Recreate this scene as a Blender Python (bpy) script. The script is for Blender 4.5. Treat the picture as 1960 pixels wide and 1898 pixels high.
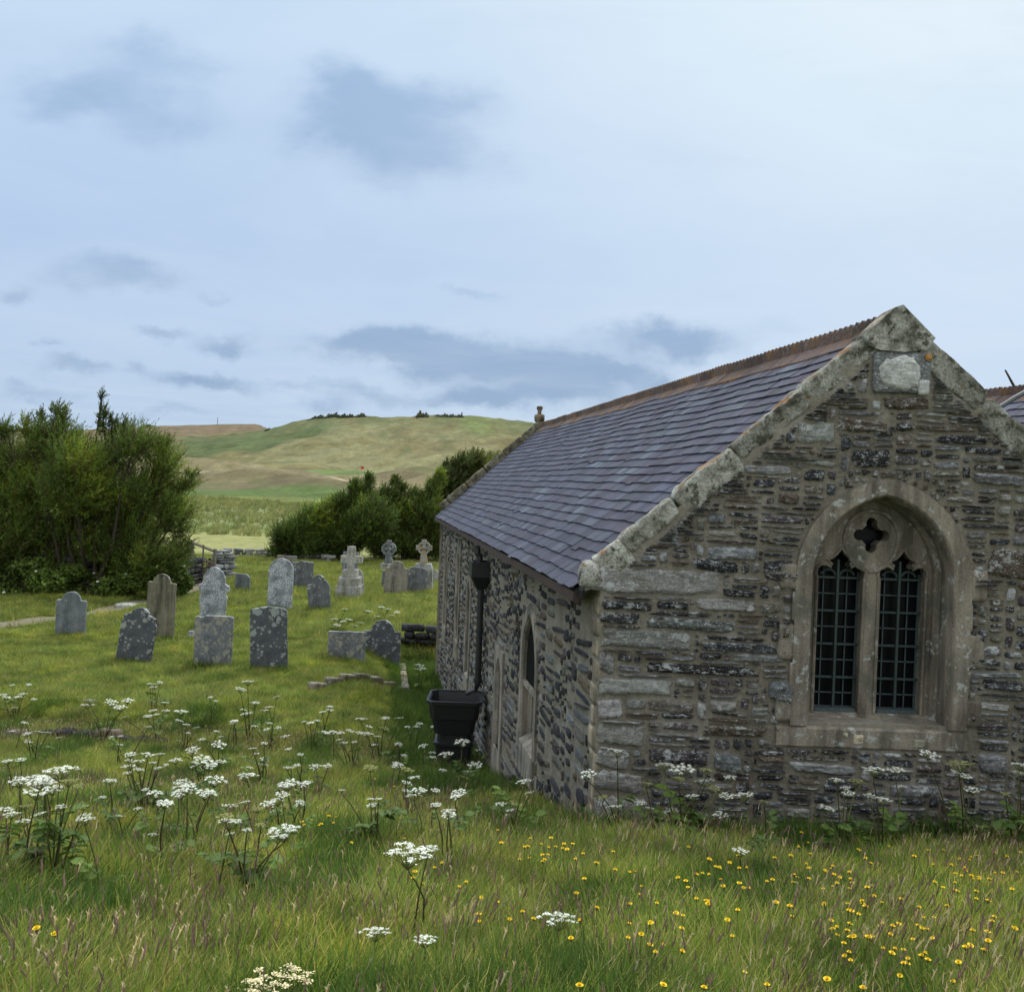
import bpy, math, random
import numpy as np
from mathutils import Vector, Matrix
from mathutils.geometry import tessellate_polygon

for o in list(bpy.data.objects):
    bpy.data.objects.remove(o)
scene = bpy.context.scene
COL = scene.collection
random.seed(7)
RNG = np.random.default_rng(7)

# ------------------------------------------------------------------ camera
F = 1700.0            # focal length in units of the 1960-wide measuring frame
CX, CY = 980.0, 949.0
ROLL, PITCH = 0.035, 0.0138
cam_d = bpy.data.cameras.new('camera')
cam_d.sensor_width = 36.0
cam_d.lens = F / 1960.0 * 36.0
cam_d.clip_start, cam_d.clip_end = 0.05, 6000.0
cam = bpy.data.objects.new('camera', cam_d)
COL.objects.link(cam)
_U = Vector((0, math.sin(PITCH), math.cos(PITCH)))
_X = Vector((1, 0, 0))
_B = Vector((0, -math.cos(PITCH), math.sin(PITCH)))
_rc = math.cos(ROLL) * _X + math.sin(ROLL) * _U
_uc = -math.sin(ROLL) * _X + math.cos(ROLL) * _U
cam.matrix_world = Matrix(((_rc.x, _uc.x, _B.x, 0), (_rc.y, _uc.y, _B.y, 0), (_rc.z, _uc.z, _B.z, 0), (0, 0, 0, 1)))
scene.camera = cam


def ray(x, y):
    a, b = (x - CX) / F, (CY - y) / F
    d = a * _rc + b * _uc - _B
    return d / d.y


def P(x, y, Y):
    return ray(x, y) * Y


# ------------------------------------------------------------------ world, sun, exposure
SUN_EL, SUN_AZ = math.radians(48), math.radians(32)     # azimuth measured from +Y towards +X
world = bpy.data.worlds.new("World")
scene.world = world
world.use_nodes = True


class NT:
    """little node-tree writer"""
    def __init__(s, tree):
        s.t = tree

    def n(s, typ, **kw):
        nd = s.t.nodes.new(typ)
        ins = kw.pop('i', {})
        for k, v in kw.items():
            setattr(nd, k, v)
        for k, v in ins.items():
            s.set(nd.inputs[k], v)
        return nd

    def set(s, inp, v):
        if isinstance(v, bpy.types.NodeSocket):
            s.t.links.new(v, inp)
        elif v is not None:
            if inp.type == 'RGBA' and len(v) == 3:
                v = (*v, 1)
            inp.default_value = v

    def math(s, op, a, b=0.0, c=None, clamp=False):
        nd = s.n('ShaderNodeMath', operation=op, use_clamp=clamp)
        s.set(nd.inputs[0], a); s.set(nd.inputs[1], b)
        if c is not None: s.set(nd.inputs[2], c)
        return nd.outputs[0]

    def mix(s, f, a, b, blend='MIX'):
        nd = s.n('ShaderNodeMix', data_type='RGBA', blend_type=blend)
        s.set(nd.inputs[0], f); s.set(nd.inputs[6], a); s.set(nd.inputs[7], b)
        return nd.outputs[2]

    def noise(s, vec, scale, detail=4, rough=.6, dist=0.0):
        nd = s.n('ShaderNodeTexNoise', i={'Scale': scale, 'Detail': detail, 'Roughness': rough, 'Distortion': dist})
        if vec is not None: s.t.links.new(vec, nd.inputs['Vector'])
        return nd.outputs['Fac']

    def ramp(s, f, stops):
        nd = s.n('ShaderNodeValToRGB')
        cr = nd.color_ramp
        while len(cr.elements) < len(stops): cr.elements.new(.5)
        for e, (p, c) in zip(cr.elements, stops):
            e.position = p
            e.color = (c, c, c, 1) if isinstance(c, (int, float)) else (*c, 1)
        s.t.links.new(f, nd.inputs[0])
        return nd.outputs[0]

    def step(s, f, lo, hi):
        nd = s.n('ShaderNodeMapRange', interpolation_type='SMOOTHSTEP', i={'From Min': lo, 'From Max': hi})
        s.t.links.new(f, nd.inputs[0])
        return nd.outputs[0]

    def vscale(s, vec, sc, off=(0, 0, 0)):
        nd = s.n('ShaderNodeMapping', i={'Scale': sc, 'Location': off})
        s.t.links.new(vec, nd.inputs['Vector'])
        return nd.outputs[0]

    def bump(s, h, strength, dist, normal=None):
        nd = s.n('ShaderNodeBump', i={'Strength': strength, 'Distance': dist, 'Height': h})
        if normal is not None: s.t.links.new(normal, nd.inputs['Normal'])
        return nd.outputs[0]


def lin(r, g, b):
    f = lambda c: (c / 255 / 12.92) if c / 255 < .04045 else ((c / 255 + .055) / 1.055) ** 2.4
    return (f(r), f(g), f(b))


def build_world():
    t = NT(world.node_tree)
    world.node_tree.nodes.clear()
    out = t.n('ShaderNodeOutputWorld')
    bg = t.n('ShaderNodeBackground', i={'Strength': 0.1})
    t.t.links.new(bg.outputs[0], out.inputs[0])
    sky = t.n('ShaderNodeTexSky', sky_type='NISHITA', sun_disc=False, sun_elevation=SUN_EL, sun_rotation=SUN_AZ)
    tc = t.n('ShaderNodeTexCoord').outputs['Generated']
    sep = t.n('ShaderNodeSeparateXYZ'); t.t.links.new(tc, sep.inputs[0])
    dx, dy, dz = sep.outputs
    yy = t.math('MAXIMUM', dy, 0.08)
    a = t.math('DIVIDE', dx, yy)
    e = t.math('DIVIDE', dz, yy)
    # warp so that the cloud edges are ragged
    cmb = t.n('ShaderNodeCombineXYZ', i={0: a, 1: t.math('MULTIPLY', e, 1.5), 2: 0.0}).outputs[0]
    w1 = t.math('SUBTRACT', t.noise(cmb, 8.0, 6, .6), .5)
    w2 = t.math('SUBTRACT', t.noise(t.vscale(cmb, (1, 1, 1), (5.3, 2.1, 0)), 9.0, 6, .6), .5)
    aw = t.math('ADD', a, t.math('MULTIPLY', w1, .16))
    ew = t.math('ADD', e, t.math('MULTIPLY', w2, .085))
    blobs = [(225, 170, 140, 75, .6), (340, 250, 130, 55, .4), (290, 95, 130, 45, .35), (400, 120, 80, 30, .2), (100, 190, 100, 35, .35), (745, 245, 175, 85, .68), (655, 140, 70, 55, .5), (690, 190, 120, 60, .3), (880, 200, 90, 50, .3), (800, 330, 140, 60, .3), (620, 260, 80, 40, .3),
             (215, 525, 130, 34, .75), (20, 572, 55, 24, .65), (310, 635, 62, 15, .6), (455, 655, 62, 18, .65),
             (70, 662, 30, 10, .5), (135, 706, 75, 17, .65), (385, 734, 80, 19, .7), (275, 710, 30, 14, .5), (700, 655, 90, 26, .85), (890, 680, 190, 36, 1),
             (1100, 706, 110, 18, .8), (1290, 655, 130, 28, .85), (1250, 718, 35, 12, .6), (915, 760, 110, 20, .75), (1100, 752, 115, 26, .75),
             (910, 556, 55, 15, .5), (700, 750, 80, 16, .55), (620, 776, 60, 12, .5), (420, 560, 40, 12, .4), (1330, 400, 120, 40, .14), (1100, 300, 220, 50, .12), (1480, 620, 100, 20, .2), (80, 755, 90, 14, .45), (330, 790, 80, 10, .4), (560, 735, 60, 10, .35)]
    tot = None
    for (x, y, rx, ry, s_) in blobs:
        if y > 600: s_, rx, ry = s_ * 1.2, rx * 1.0, ry * 1.08
        d = ray(x, y)
        u = t.math('DIVIDE', t.math('SUBTRACT', aw, d.x), rx / F * 1.12)
        v = t.math('DIVIDE', t.math('SUBTRACT', ew, d.z), ry / F * 1.12)
        q = t.math('ADD', t.math('MULTIPLY', u, u), t.math('MULTIPLY', v, v))
        g = t.math('MULTIPLY', t.math('EXPONENT', t.math('MULTIPLY', q, -1.05)), s_)
        tot = g if tot is None else t.math('ADD', tot, g)
    tot = t.math('MULTIPLY', tot, t.math('ADD', .45, t.math('MULTIPLY', t.noise(t.vscale(cmb, (1, 1.6, 1), (2, 7, 0)), 9.0, 5, .6), 1.1)))
    # streaky layer over the whole dome, in a flat cloud-deck projection
    zz = t.math('MAXIMUM', dz, 0.05)
    deck = t.n('ShaderNodeCombineXYZ', i={0: t.math('DIVIDE', dx, zz), 1: t.math('DIVIDE', dy, zz), 2: 0.0}).outputs[0]
    soft = t.step(t.noise(deck, .55, 5, .6, .4), .38, .68)
    soft2 = t.noise(t.vscale(cmb, (1, 1.9, 1)), 2.6, 6, .62, .5)
    cl = t.math('MINIMUM', t.step(tot, .10, 1.0), 1.0)
    cl = t.math('ADD', t.math('MULTIPLY', cl, .9), t.math('MULTIPLY', t.math('SUBTRACT', soft2, .46), .5), clamp=True)
    # base: pale blue cloud sheet, brightest towards the veiled sun, blue band halfway up
    band = t.ramp(t.math('MULTIPLY', t.math('ADD', e, 0.0), 1.7, clamp=True),
                  [(0, lin(196, 216, 238)), (.10, lin(188, 210, 236)), (.25, lin(190, 211, 238)), (.45, lin(183, 207, 238)), (.70, lin(192, 216, 244)), (1, lin(205, 227, 249))])
    ga = t.math('SUBTRACT', a, .52); ge = t.math('SUBTRACT', e, .62)
    q = t.math('ADD', t.math('MULTIPLY', t.math('MULTIPLY', ga, ga), 2.4), t.math('MULTIPLY', t.math('MULTIPLY', ge, ge), 4.2))
    glow = t.math('EXPONENT', t.math('MULTIPLY', q, -1.1))
    base = t.mix(t.math('MULTIPLY', glow, .85), band, lin(233, 247, 254))
    grey = t.mix(t.math('MULTIPLY', e, 2.2, clamp=True), lin(142, 168, 200), lin(158, 187, 221))
    col = t.mix(cl, base, grey)
    col = t.mix(t.math('MULTIPLY', soft, .10), col, lin(236, 244, 253))
    # overcast zenith brighter than the horizon, as in any cloudy sky
    zb = t.math('MULTIPLY', t.step(dz, .5, .95), 1.0)
    col = t.mix(zb, col, (3.0, 3.2, 3.45))
    # sky behind the camera: bright broken cloud
    back = t.math('MULTIPLY', t.step(t.math('MULTIPLY', dy, -1.0), -.05, .6), .8)
    col = t.mix(back, col, (1.26, 1.29, 1.32))
    ten = t.n('ShaderNodeVectorMath', operation='SCALE', i={0: col, 'Scale': 10.0}).outputs[0]
    fin = t.mix(.94, sky.outputs[0], ten)
    t.t.links.new(fin, bg.inputs['Color'])


build_world()
sun_d = bpy.data.lights.new('sun', 'SUN')
sun_d.energy, sun_d.angle, sun_d.color = 2.4, math.radians(20), (1.0, .975, .94)
sun = bpy.data.objects.new('sun', sun_d)
COL.objects.link(sun)
sun.rotation_euler = Vector((-math.sin(SUN_AZ) * math.cos(SUN_EL), -math.cos(SUN_AZ) * math.cos(SUN_EL), -math.sin(SUN_EL))).to_track_quat('-Z', 'Y').to_euler()
scene.view_settings.view_transform = 'Standard'
scene.view_settings.look = 'None'
scene.view_settings.gamma = 1
scene.view_settings.use_curve_mapping = False
scene.view_settings.exposure = 0.0
scene.cycles.max_bounces = 6


# ------------------------------------------------------------------ mesh helpers
def snoise(p, seed=0):
    """cheap smooth noise in -1..1 for arrays (...,3)"""
    r = np.random.default_rng(seed)
    out = np.zeros(p.shape[:-1])
    for k in range(7):
        d = r.normal(size=3); d /= np.linalg.norm(d)
        d *= r.uniform(.7, 2.3)
        out += np.sin(p @ d * 1.9 + r.uniform(0, 6.28)) / (1 + .25 * k)
    return out / 3.2


class MB:
    def __init__(s):
        s.v, s.f, s.c, s.m, s.n = [], [], [], [], 0

    def add(s, verts, faces, tint=(1, 1, 1), mi=0):
        verts = np.asarray(verts, float).reshape(-1, 3)
        base = s.n
        s.v.append(verts)
        t = np.asarray(tint, float)
        s.c.append(np.broadcast_to(t, (len(verts), 3)) if t.ndim == 1 else t)
        if isinstance(faces, np.ndarray):
            s.f.extend((faces + base).tolist())
        else:
            s.f.extend([[i + base for i in f] for f in faces])
        s.m.extend([mi] * len(faces))
        s.n += len(verts)

    def mesh(s, name, mats, off=(0, 0, 0), smooth=False):
        me = bpy.data.meshes.new(name)
        v = np.concatenate(s.v) - np.asarray(off, float)
        me.from_pydata(v.tolist(), [], s.f)
        for m in (mats if isinstance(mats, (list, tuple)) else [mats]):
            me.materials.append(m)
        if max(s.m) > 0: me.polygons.foreach_set('material_index', s.m)
        ca = me.color_attributes.new('tint', 'FLOAT_COLOR', 'POINT')
        c = np.ones((len(v), 4)); c[:, :3] = np.concatenate(s.c)
        ca.data.foreach_set('color', c.ravel())
        if smooth: me.polygons.foreach_set('use_smooth', [True] * len(me.polygons))
        me.update()
        return me

    def build(s, name, mats, parent=None, smooth=False, loc=None):
        off = ORG.get(parent.name, (0, 0, 0)) if parent else (loc if loc is not None else (0, 0, 0))
        me = s.mesh(name, mats, off, smooth)
        o = bpy.data.objects.new(name, me)
        COL.objects.link(o)
        if parent: o.parent = parent
        else: o.location = off
        ORG[o.name] = tuple(off)
        return o


ORG = {}


def tag(o, label=None, cat=None, group=None, kind=None):
    if label: o['label'] = label
    if cat: o['category'] = cat
    if group: o['group'] = group
    if kind: o['kind'] = kind
    return o


def empty(name, loc, label, cat, group=None):
    o = bpy.data.objects.new(name, None)
    o.empty_display_size = .2
    COL.objects.link(o)
    o.location = loc
    ORG[o.name] = tuple(loc)
    return tag(o, label, cat, group)


def grid_faces(nu, nv, closed_u=False):
    F_ = []
    for i in range(nu - (0 if closed_u else 1)):
        for j in range(nv - 1):
            a = i * nv + j; b = ((i + 1) % nu) * nv + j
            F_.append((a, b, b + 1, a + 1))
    return F_


def box(mb, c, ax, tint=(1, 1, 1), mi=0):
    """c centre; ax three half-extent vectors"""
    c = np.asarray(c, float); A = [np.asarray(a, float) for a in ax]
    vs = [c + sx * A[0] + sy * A[1] + sz * A[2] for sx in (-1, 1) for sy in (-1, 1) for sz in (-1, 1)]
    mb.add(vs, [(0, 1, 3, 2), (4, 6, 7, 5), (0, 4, 5, 1), (2, 3, 7, 6), (0, 2, 6, 4), (1, 5, 7, 3)], tint, mi)


_cube_cache = {}


def cube_grid(res):
    if res in _cube_cache: return _cube_cache[res]
    nx, ny, nz = res
    idx, V, Fc = {}, [], []

    def vid(i, j, k):
        if (i, j, k) not in idx:
            idx[(i, j, k)] = len(V)
            V.append((2 * i / nx - 1, 2 * j / ny - 1, 2 * k / nz - 1))
        return idx[(i, j, k)]
    for i in range(nx):
        for j in range(ny):
            Fc.append((vid(i, j, 0), vid(i, j + 1, 0), vid(i + 1, j + 1, 0), vid(i + 1, j, 0)))
            Fc.append((vid(i, j, nz), vid(i + 1, j, nz), vid(i + 1, j + 1, nz), vid(i, j + 1, nz)))
    for i in range(nx):
        for k in range(nz):
            Fc.append((vid(i, 0, k), vid(i + 1, 0, k), vid(i + 1, 0, k + 1), vid(i, 0, k + 1)))
            Fc.append((vid(i, ny, k), vid(i, ny, k + 1), vid(i + 1, ny, k + 1), vid(i + 1, ny, k)))
    for j in range(ny):
        for k in range(nz):
            Fc.append((vid(0, j, k), vid(0, j, k + 1), vid(0, j + 1, k + 1), vid(0, j + 1, k)))
            Fc.append((vid(nx, j, k), vid(nx, j + 1, k), vid(nx, j + 1, k + 1), vid(nx, j, k + 1)))
    _cube_cache[res] = (np.array(V), np.array(Fc))
    return _cube_cache[res]


def rock(mb, c, ax, tint, seed, amp=.01, res=(8, 4, 4), power=7.0, freq=3.0, mi=0):
    V, Fc = cube_grid(res)
    r = (np.abs(V) ** power).sum(1) ** (1 / power)
    q = V / np.maximum(r, 1e-6)[:, None] * np.abs(V).max(1)[:, None]
    A = np.array([np.asarray(a, float) for a in ax])
    w = q @ A + np.asarray(c, float)
    L = A / np.linalg.norm(A, axis=1)[:, None]
    for k in range(3):
        w = w + (snoise(w * freq, seed + k) * amp + snoise(w * freq * 3.1, seed + k + 50) * amp * .45)[:, None] * L[k]
    mb.add(w, Fc, tint, mi)


def tube(mb, pts, radii, n=8, tint=(1, 1, 1), mi=0, cap=True):
    pts = [Vector(p) for p in pts]
    if not hasattr(radii, '__len__'): radii = [radii] * len(pts)
    vs = []
    up = Vector((0.12, 0.31, .94))
    for i, p in enumerate(pts):
        d = (pts[min(i + 1, len(pts) - 1)] - pts[max(i - 1, 0)]).normalized()
        a = d.cross(up)
        if a.length < .05: a = d.cross(Vector((1, 0, 0)))
        a.normalize(); b = d.cross(a)
        for k in range(n):
            t = 2 * math.pi * k / n
            vs.append(p + (a * math.cos(t) + b * math.sin(t)) * radii[i])
    fs = []
    for i in range(len(pts) - 1):
        for k in range(n):
            fs.append((i * n + k, i * n + (k + 1) % n, (i + 1) * n + (k + 1) % n, (i + 1) * n + k))
    if cap:
        fs.append(tuple(range(n))); fs.append(tuple((len(pts) - 1) * n + k for k in reversed(range(n))))
    mb.add([tuple(v) for v in vs], fs, tint, mi)


def prism(mb, loops, mp, n0, n1, tint=(1, 1, 1), mi=0, back=True):
    """loops: outline then holes, 2-D; mp(p,q,n) -> xyz; front face at n0, back at n1"""
    L = [[Vector((p, q, 0)) for p, q in lp] for lp in loops]
    tris = tessellate_polygon(L)
    flat = [v for lp in L for v in lp]
    N = len(flat)
    mb.add([mp(v.x, v.y, n0) for v in flat], [tuple(t) for t in tris], tint, mi)
    if back:
        mb.add([mp(v.x, v.y, n1) for v in flat], [tuple(reversed(t)) for t in tris], tint, mi)
        for lp in L:
            k = len(lp)
            vs = [mp(v.x, v.y, n0) for v in lp] + [mp(v.x, v.y, n1) for v in lp]
            mb.add(vs, [(i, (i + 1) % k, k + (i + 1) % k, k + i) for i in range(k)], tint, mi)


def arch(cx, zb, zs, half, R, a0, n=10):
    """pointed arch outline bottom-left -> apex -> bottom-right; concentric for different half"""
    r = R + half - a0
    pts = [(cx - half, zb)]
    th = math.acos(max(-1, min(1, (R - a0) / r)))
    for k in range(n + 1):
        t = th * k / n
        pts.append((cx + (R - a0) - r * math.cos(t), zs + r * math.sin(t)))
    for k in range(n - 1, -1, -1):
        t = th * k / n
        pts.append((cx - (R - a0) + r * math.cos(t), zs + r * math.sin(t)))
    pts.append((cx + half, zb))
    return pts


def loft(mb, loops3, tint=(1, 1, 1), closed=False, mi=0):
    k = len(loops3[0])
    vs = [p for lp in loops3 for p in lp]
    fs = []
    for i in range(len(loops3) - 1):
        for j in range(k if closed else k - 1):
            j2 = (j + 1) % k
            fs.append((i * k + j, i * k + j2, (i + 1) * k + j2, (i + 1) * k + j))
    mb.add(vs, fs, tint, mi)


# ------------------------------------------------------------------ materials
def new_mat(name):
    m = bpy.data.materials.new(name)
    m.use_nodes = True
    t = NT(m.node_tree)
    b = m.node_tree.nodes['Principled BSDF']
    return m, t, b


def obj_co(t):
    return t.n('ShaderNodeNewGeometry').outputs['Position']


def attr(t):
    return t.n('ShaderNodeAttribute', attribute_name='tint').outputs['Color']


def finish(t, b, col, rough=.9, bump=None, spec=.25):
    t.set(b.inputs['Base Color'], col)
    t.set(b.inputs['Roughness'], rough)
    b.inputs['Specular IOR Level'].default_value = spec
    if bump is not None: t.t.links.new(bump, b.inputs['Normal'])


def mat_rubble(name, lichen=.5):
    m, t, b = new_mat(name)
    co = obj_co(t)
    st = t.noise(t.vscale(co, (9, 9, 42)), 1.0, 6, .75, .6)
    gr = t.noise(co, 60, 4, .7)
    big = t.noise(co, 5, 3, .6)
    c = t.mix(1.0, attr(t), t.ramp(st, [(.3, .5), (.5, 1.0), (.72, 1.6)]), 'MULTIPLY')
    c = t.mix(.8, c, t.ramp(gr, [(.3, .6), (.7, 1.4)]), 'MULTIPLY')
    c = t.mix(t.math('MULTIPLY', t.step(big, .5, .65), .2), c, (.11, .09, .06))
    # pale crust lichen and white dots
    l1 = t.step(t.math('ADD', t.noise(co, 13, 7, .78), t.math('MULTIPLY', t.noise(t.vscale(co, (1, 1, 5)), 17, 3, .6), .5)), .91 - lichen * .26, .965 - lichen * .26)
    c = t.mix(t.math('MULTIPLY', l1, .75), c, (.36, .38, .37))
    l3 = t.math('MULTIPLY', t.step(t.noise(t.vscale(co, (1, 1, 1.3), (8, 2, 5)), 5.5, 5, .62), .60, .64), t.step(gr, .36, .50))
    c = t.mix(t.math('MULTIPLY', l3, .5 + lichen if lichen > .2 else 0.0), c, (.40, .42, .41))
    l2 = t.step(t.noise(t.vscale(co, (1, 1, 2.2), (3, 1, 2)), 52, 4, .7), .67 - lichen * .14, .71 - lichen * .14)
    c = t.mix(t.math('MULTIPLY', l2, .8), c, (.55, .57, .56))
    bp = t.bump(t.math('ADD', st, t.math('MULTIPLY', gr, .5)), .9, .02)
    finish(t, b, c, .92, bp)
    return m


def mat_mortar():
    m, t, b = new_mat('lime_mortar')
    co = obj_co(t)
    a = t.noise(co, 26, 6, .75); g = t.noise(co, 3, 4, .6); f = t.noise(co, 120, 3, .7)
    c = t.ramp(g, [(.3, (.18, .163, .122)), (.5, (.26, .238, .185)), (.7, (.325, .306, .255))])
    c = t.mix(.8, c, t.ramp(a, [(.3, .55), (.7, 1.4)]), 'MULTIPLY')
    bp = t.bump(t.math('ADD', a, t.math('MULTIPLY', f, .5)), 1.0, .03)
    finish(t, b, c, .95, bp)
    return m


def mat_dressed(name, base=(.17, .15, .115), lich=(.36, .38, .36), amount=.5):
    m, t, b = new_mat(name)
    co = obj_co(t)
    g = t.noise(co, 70, 4, .75); l = t.noise(co, 2.6, 5, .65, .4); v = t.noise(t.vscale(co, (5, 5, .8)), 1.6, 4, .6)
    c = t.mix(1, attr(t), base, 'MULTIPLY')
    c = t.mix(.7, c, t.ramp(g, [(.3, .6), (.7, 1.45)]), 'MULTIPLY')
    c = t.mix(.75, c, t.ramp(v, [(.36, .38), (.60, 1.4)]), 'MULTIPLY')
    c = t.mix(t.math('MULTIPLY', t.step(l, .46, .66), .65), c, (.07, .08, .065))
    p = t.noise(t.vscale(co, (1, 1, 1), (4, 9, 2)), 9, 7, .75)
    c = t.mix(t.math('MULTIPLY', t.step(p, .63 - amount * .08, .68 - amount * .08), .8), c, lich)
    bp = t.bump(t.math('ADD', g, t.math('MULTIPLY', p, .8)), .6, .015)
    finish(t, b, c, .92, bp)
    return m


def mat_coping():
    m, t, b = new_mat('lichened_coping')
    co = obj_co(t)
    g = t.noise(co, 45, 5, .75); l = t.noise(co, 6, 6, .7, .3); k = t.noise(t.vscale(co, (1, 1, 1), (7, 3, 5)), 7, 6, .7)
    c = t.mix(1, attr(t), t.ramp(l, [(.34, (.085, .08, .06)), (.46, (.25, .25, .215)), (.62, (.44, .45, .41))]), 'MULTIPLY')
    c = t.mix(.9, c, t.ramp(g, [(.3, .4), (.7, 1.5)]), 'MULTIPLY')
    c = t.mix(t.math('MULTIPLY', t.step(k, .53, .60), .85), c, (.045, .043, .028))
    nz = t.n('ShaderNodeSeparateXYZ', i={0: t.n('ShaderNodeNewGeometry').outputs['True Normal']}).outputs[2]
    o = t.math('MULTIPLY', t.step(nz, .35, .6), t.step(t.noise(co, 7, 6, .75), .49, .57))
    c = t.mix(t.math('MULTIPLY', o, .8), c, (.30, .13, .03))
    o2 = t.step(t.noise(t.vscale(co, (1, 1, 1), (1, 2, 8)), 8, 6, .7), .66, .70)
    c = t.mix(t.math('MULTIPLY', o2, .8), c, (.32, .13, .02))
    bp = t.bump(t.math('ADD', g, t.math('MULTIPLY', l, 1.5)), .9, .03)
    finish(t, b, c, .95, bp)
    return m


def mat_slate():
    m, t, b = new_mat('roof_slate')
    co = obj_co(t)
    uv = t.n('ShaderNodeAttribute', attribute_name='slope_co').outputs['Vector']
    s1 = t.noise(t.vscale(uv, (55, 5, 0)), 1.0, 4, .65)
    s2 = t.noise(t.vscale(uv, (1.1, .35, 0)), 1.0, 5, .65, .2)
    s3 = t.noise(t.vscale(uv, (48, 9, 0), (4, 4, 0)), 1.0, 3, .6)
    c = t.mix(.55, attr(t), t.ramp(s1, [(.3, .6), (.7, 1.5)]), 'MULTIPLY')
    c = t.mix(.8, c, t.ramp(s2, [(.32, (.72, .66, .74)), (.5, (1, 1, 1)), (.68, (1.28, 1.4, 1.5))]), 'MULTIPLY')
    c = t.mix(t.math('MULTIPLY', t.step(s3, .66, .72), .7), c, (.30, .31, .33))
    o = t.step(t.noise(co, 4.5, 6, .75), .68, .73)
    c = t.mix(t.math('MULTIPLY', o, .55), c, (.24, .12, .04))
    bp = t.bump(s1, .35, .01)
    finish(t, b, c, t.ramp(s2, [(.3, .6), (.7, .75)]), bp, .25)
    return m


def mat_tile():
    m, t, b = new_mat('ridge_tile')
    co = obj_co(t)
    g = t.noise(co, 30, 5, .7); o = t.noise(co, 3.5, 6, .7)
    c = t.mix(.9, attr(t), t.ramp(g, [(.3, .45), (.7, 1.5)]), 'MULTIPLY')
    c = t.mix(t.math('MULTIPLY', t.step(o, .52, .62), .6), c, (.21, .105, .028))
    c = t.mix(t.math('MULTIPLY', t.step(t.noise(t.vscale(co, (1, 1, 1), (9, 1, 4)), 6, 5, .7), .60, .68), .5), c, (.20, .20, .18))
    finish(t, b, c, .85, t.bump(g, .5, .01))
    return m


def mat_grave(name, base, lich, amount, speck=0.0, streak=0.0, circ=1.0, scale=6.0):
    m, t, b = new_mat(name)
    co = t.n('ShaderNodeTexCoord').outputs['Object']
    g = t.noise(co, 80, 4, .7); w = t.noise(co, 4, 5, .65)
    wob = t.n('ShaderNodeVectorMath', operation='MULTIPLY_ADD', i={0: t.n('ShaderNodeTexNoise', i={'Vector': co, 'Scale': 14.0, 'Detail': 3.0}).outputs['Color'], 1: (.07, .07, .07), 2: co}).outputs[0]
    vor = t.n('ShaderNodeTexVoronoi', feature='F1', i={'Vector': wob, 'Scale': scale, 'Randomness': 1.0})
    vor2 = t.n('ShaderNodeTexVoronoi', feature='F1', i={'Vector': wob, 'Scale': scale * 2.3, 'Randomness': 1.0})
    rr = t.n('ShaderNodeSeparateColor', i={0: vor.outputs['Color']}).outputs
    r2 = t.n('ShaderNodeSeparateColor', i={0: vor2.outputs['Color']}).outputs
    zone_ = t.math('MULTIPLY', t.math('SUBTRACT', t.noise(co, 2.3, 4, .6), .5), 2.2)
    rr = [t.math('ADD', rr[0], zone_)]; r2 = [t.math('ADD', r2[0], zone_), r2[1]]
    rad = t.math('MULTIPLY', t.math('POWER', t.math('MAXIMUM', t.math('SUBTRACT', rr[0], 1 - amount), 0.0), .6), .58)
    rad2 = t.math('MULTIPLY', t.math('POWER', t.math('MAXIMUM', t.math('SUBTRACT', r2[0], 1.08 - amount), 0.0), .6), .55)
    cA = t.step(t.math('ADD', t.math('SUBTRACT', rad, vor.outputs['Distance']), t.math('MULTIPLY', t.math('SUBTRACT', g, .5), .25)), -.03, .05)
    cB = t.step(t.math('SUBTRACT', rad2, vor2.outputs['Distance']), -.03, .04)
    c = t.mix(1, attr(t), base, 'MULTIPLY')
    c = t.mix(.6, c, t.ramp(g, [(.3, .5), (.7, 1.55)]), 'MULTIPLY')
    c = t.mix(.8, c, t.ramp(w, [(.3, .5), (.7, 1.45)]), 'MULTIPLY')
    if streak:
        s = t.noise(t.vscale(co, (9, 9, .7)), 1.0, 4, .6)
        c = t.mix(streak, c, t.ramp(s, [(.35, .3), (.5, 1), (.65, 1.4)]), 'MULTIPLY')
    if speck:
        sp = t.step(t.noise(co, 30, 5, .8), .46, .54)
        zone = t.step(t.noise(co, 2.6, 3, .6), .42, .56)
        c = t.mix(t.math('MULTIPLY', t.math('MULTIPLY', sp, speck), zone), c, (.50, .52, .54))
    lc = t.mix(r2[1], lich, tuple(x * 1.25 for x in lich))
    c = t.mix(t.math('MULTIPLY', cA, .85 * circ), c, lc)
    c = t.mix(t.math('MULTIPLY', cB, .75 * circ), c, tuple(x * 1.1 for x in lich))
    finish(t, b, c, .85, t.bump(t.math('ADD', g, w), .35, .01), .3)
    return m


def mat_plain(name, col, rough=.7, var=.3, spec=.3, scale=30, metallic=0, bump=.2):
    m, t, b = new_mat(name)
    co = obj_co(t)
    g = t.noise(co, scale, 5, .65)
    c = t.mix(1, attr(t), col, 'MULTIPLY')
    c = t.mix(1.0, c, t.ramp(g, [(.3, 1 - var), (.7, 1 + var)]), 'MULTIPLY')
    finish(t, b, c, rough, t.bump(g, bump, .01), spec)
    b.inputs['Metallic'].default_value = metallic
    return m


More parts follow.
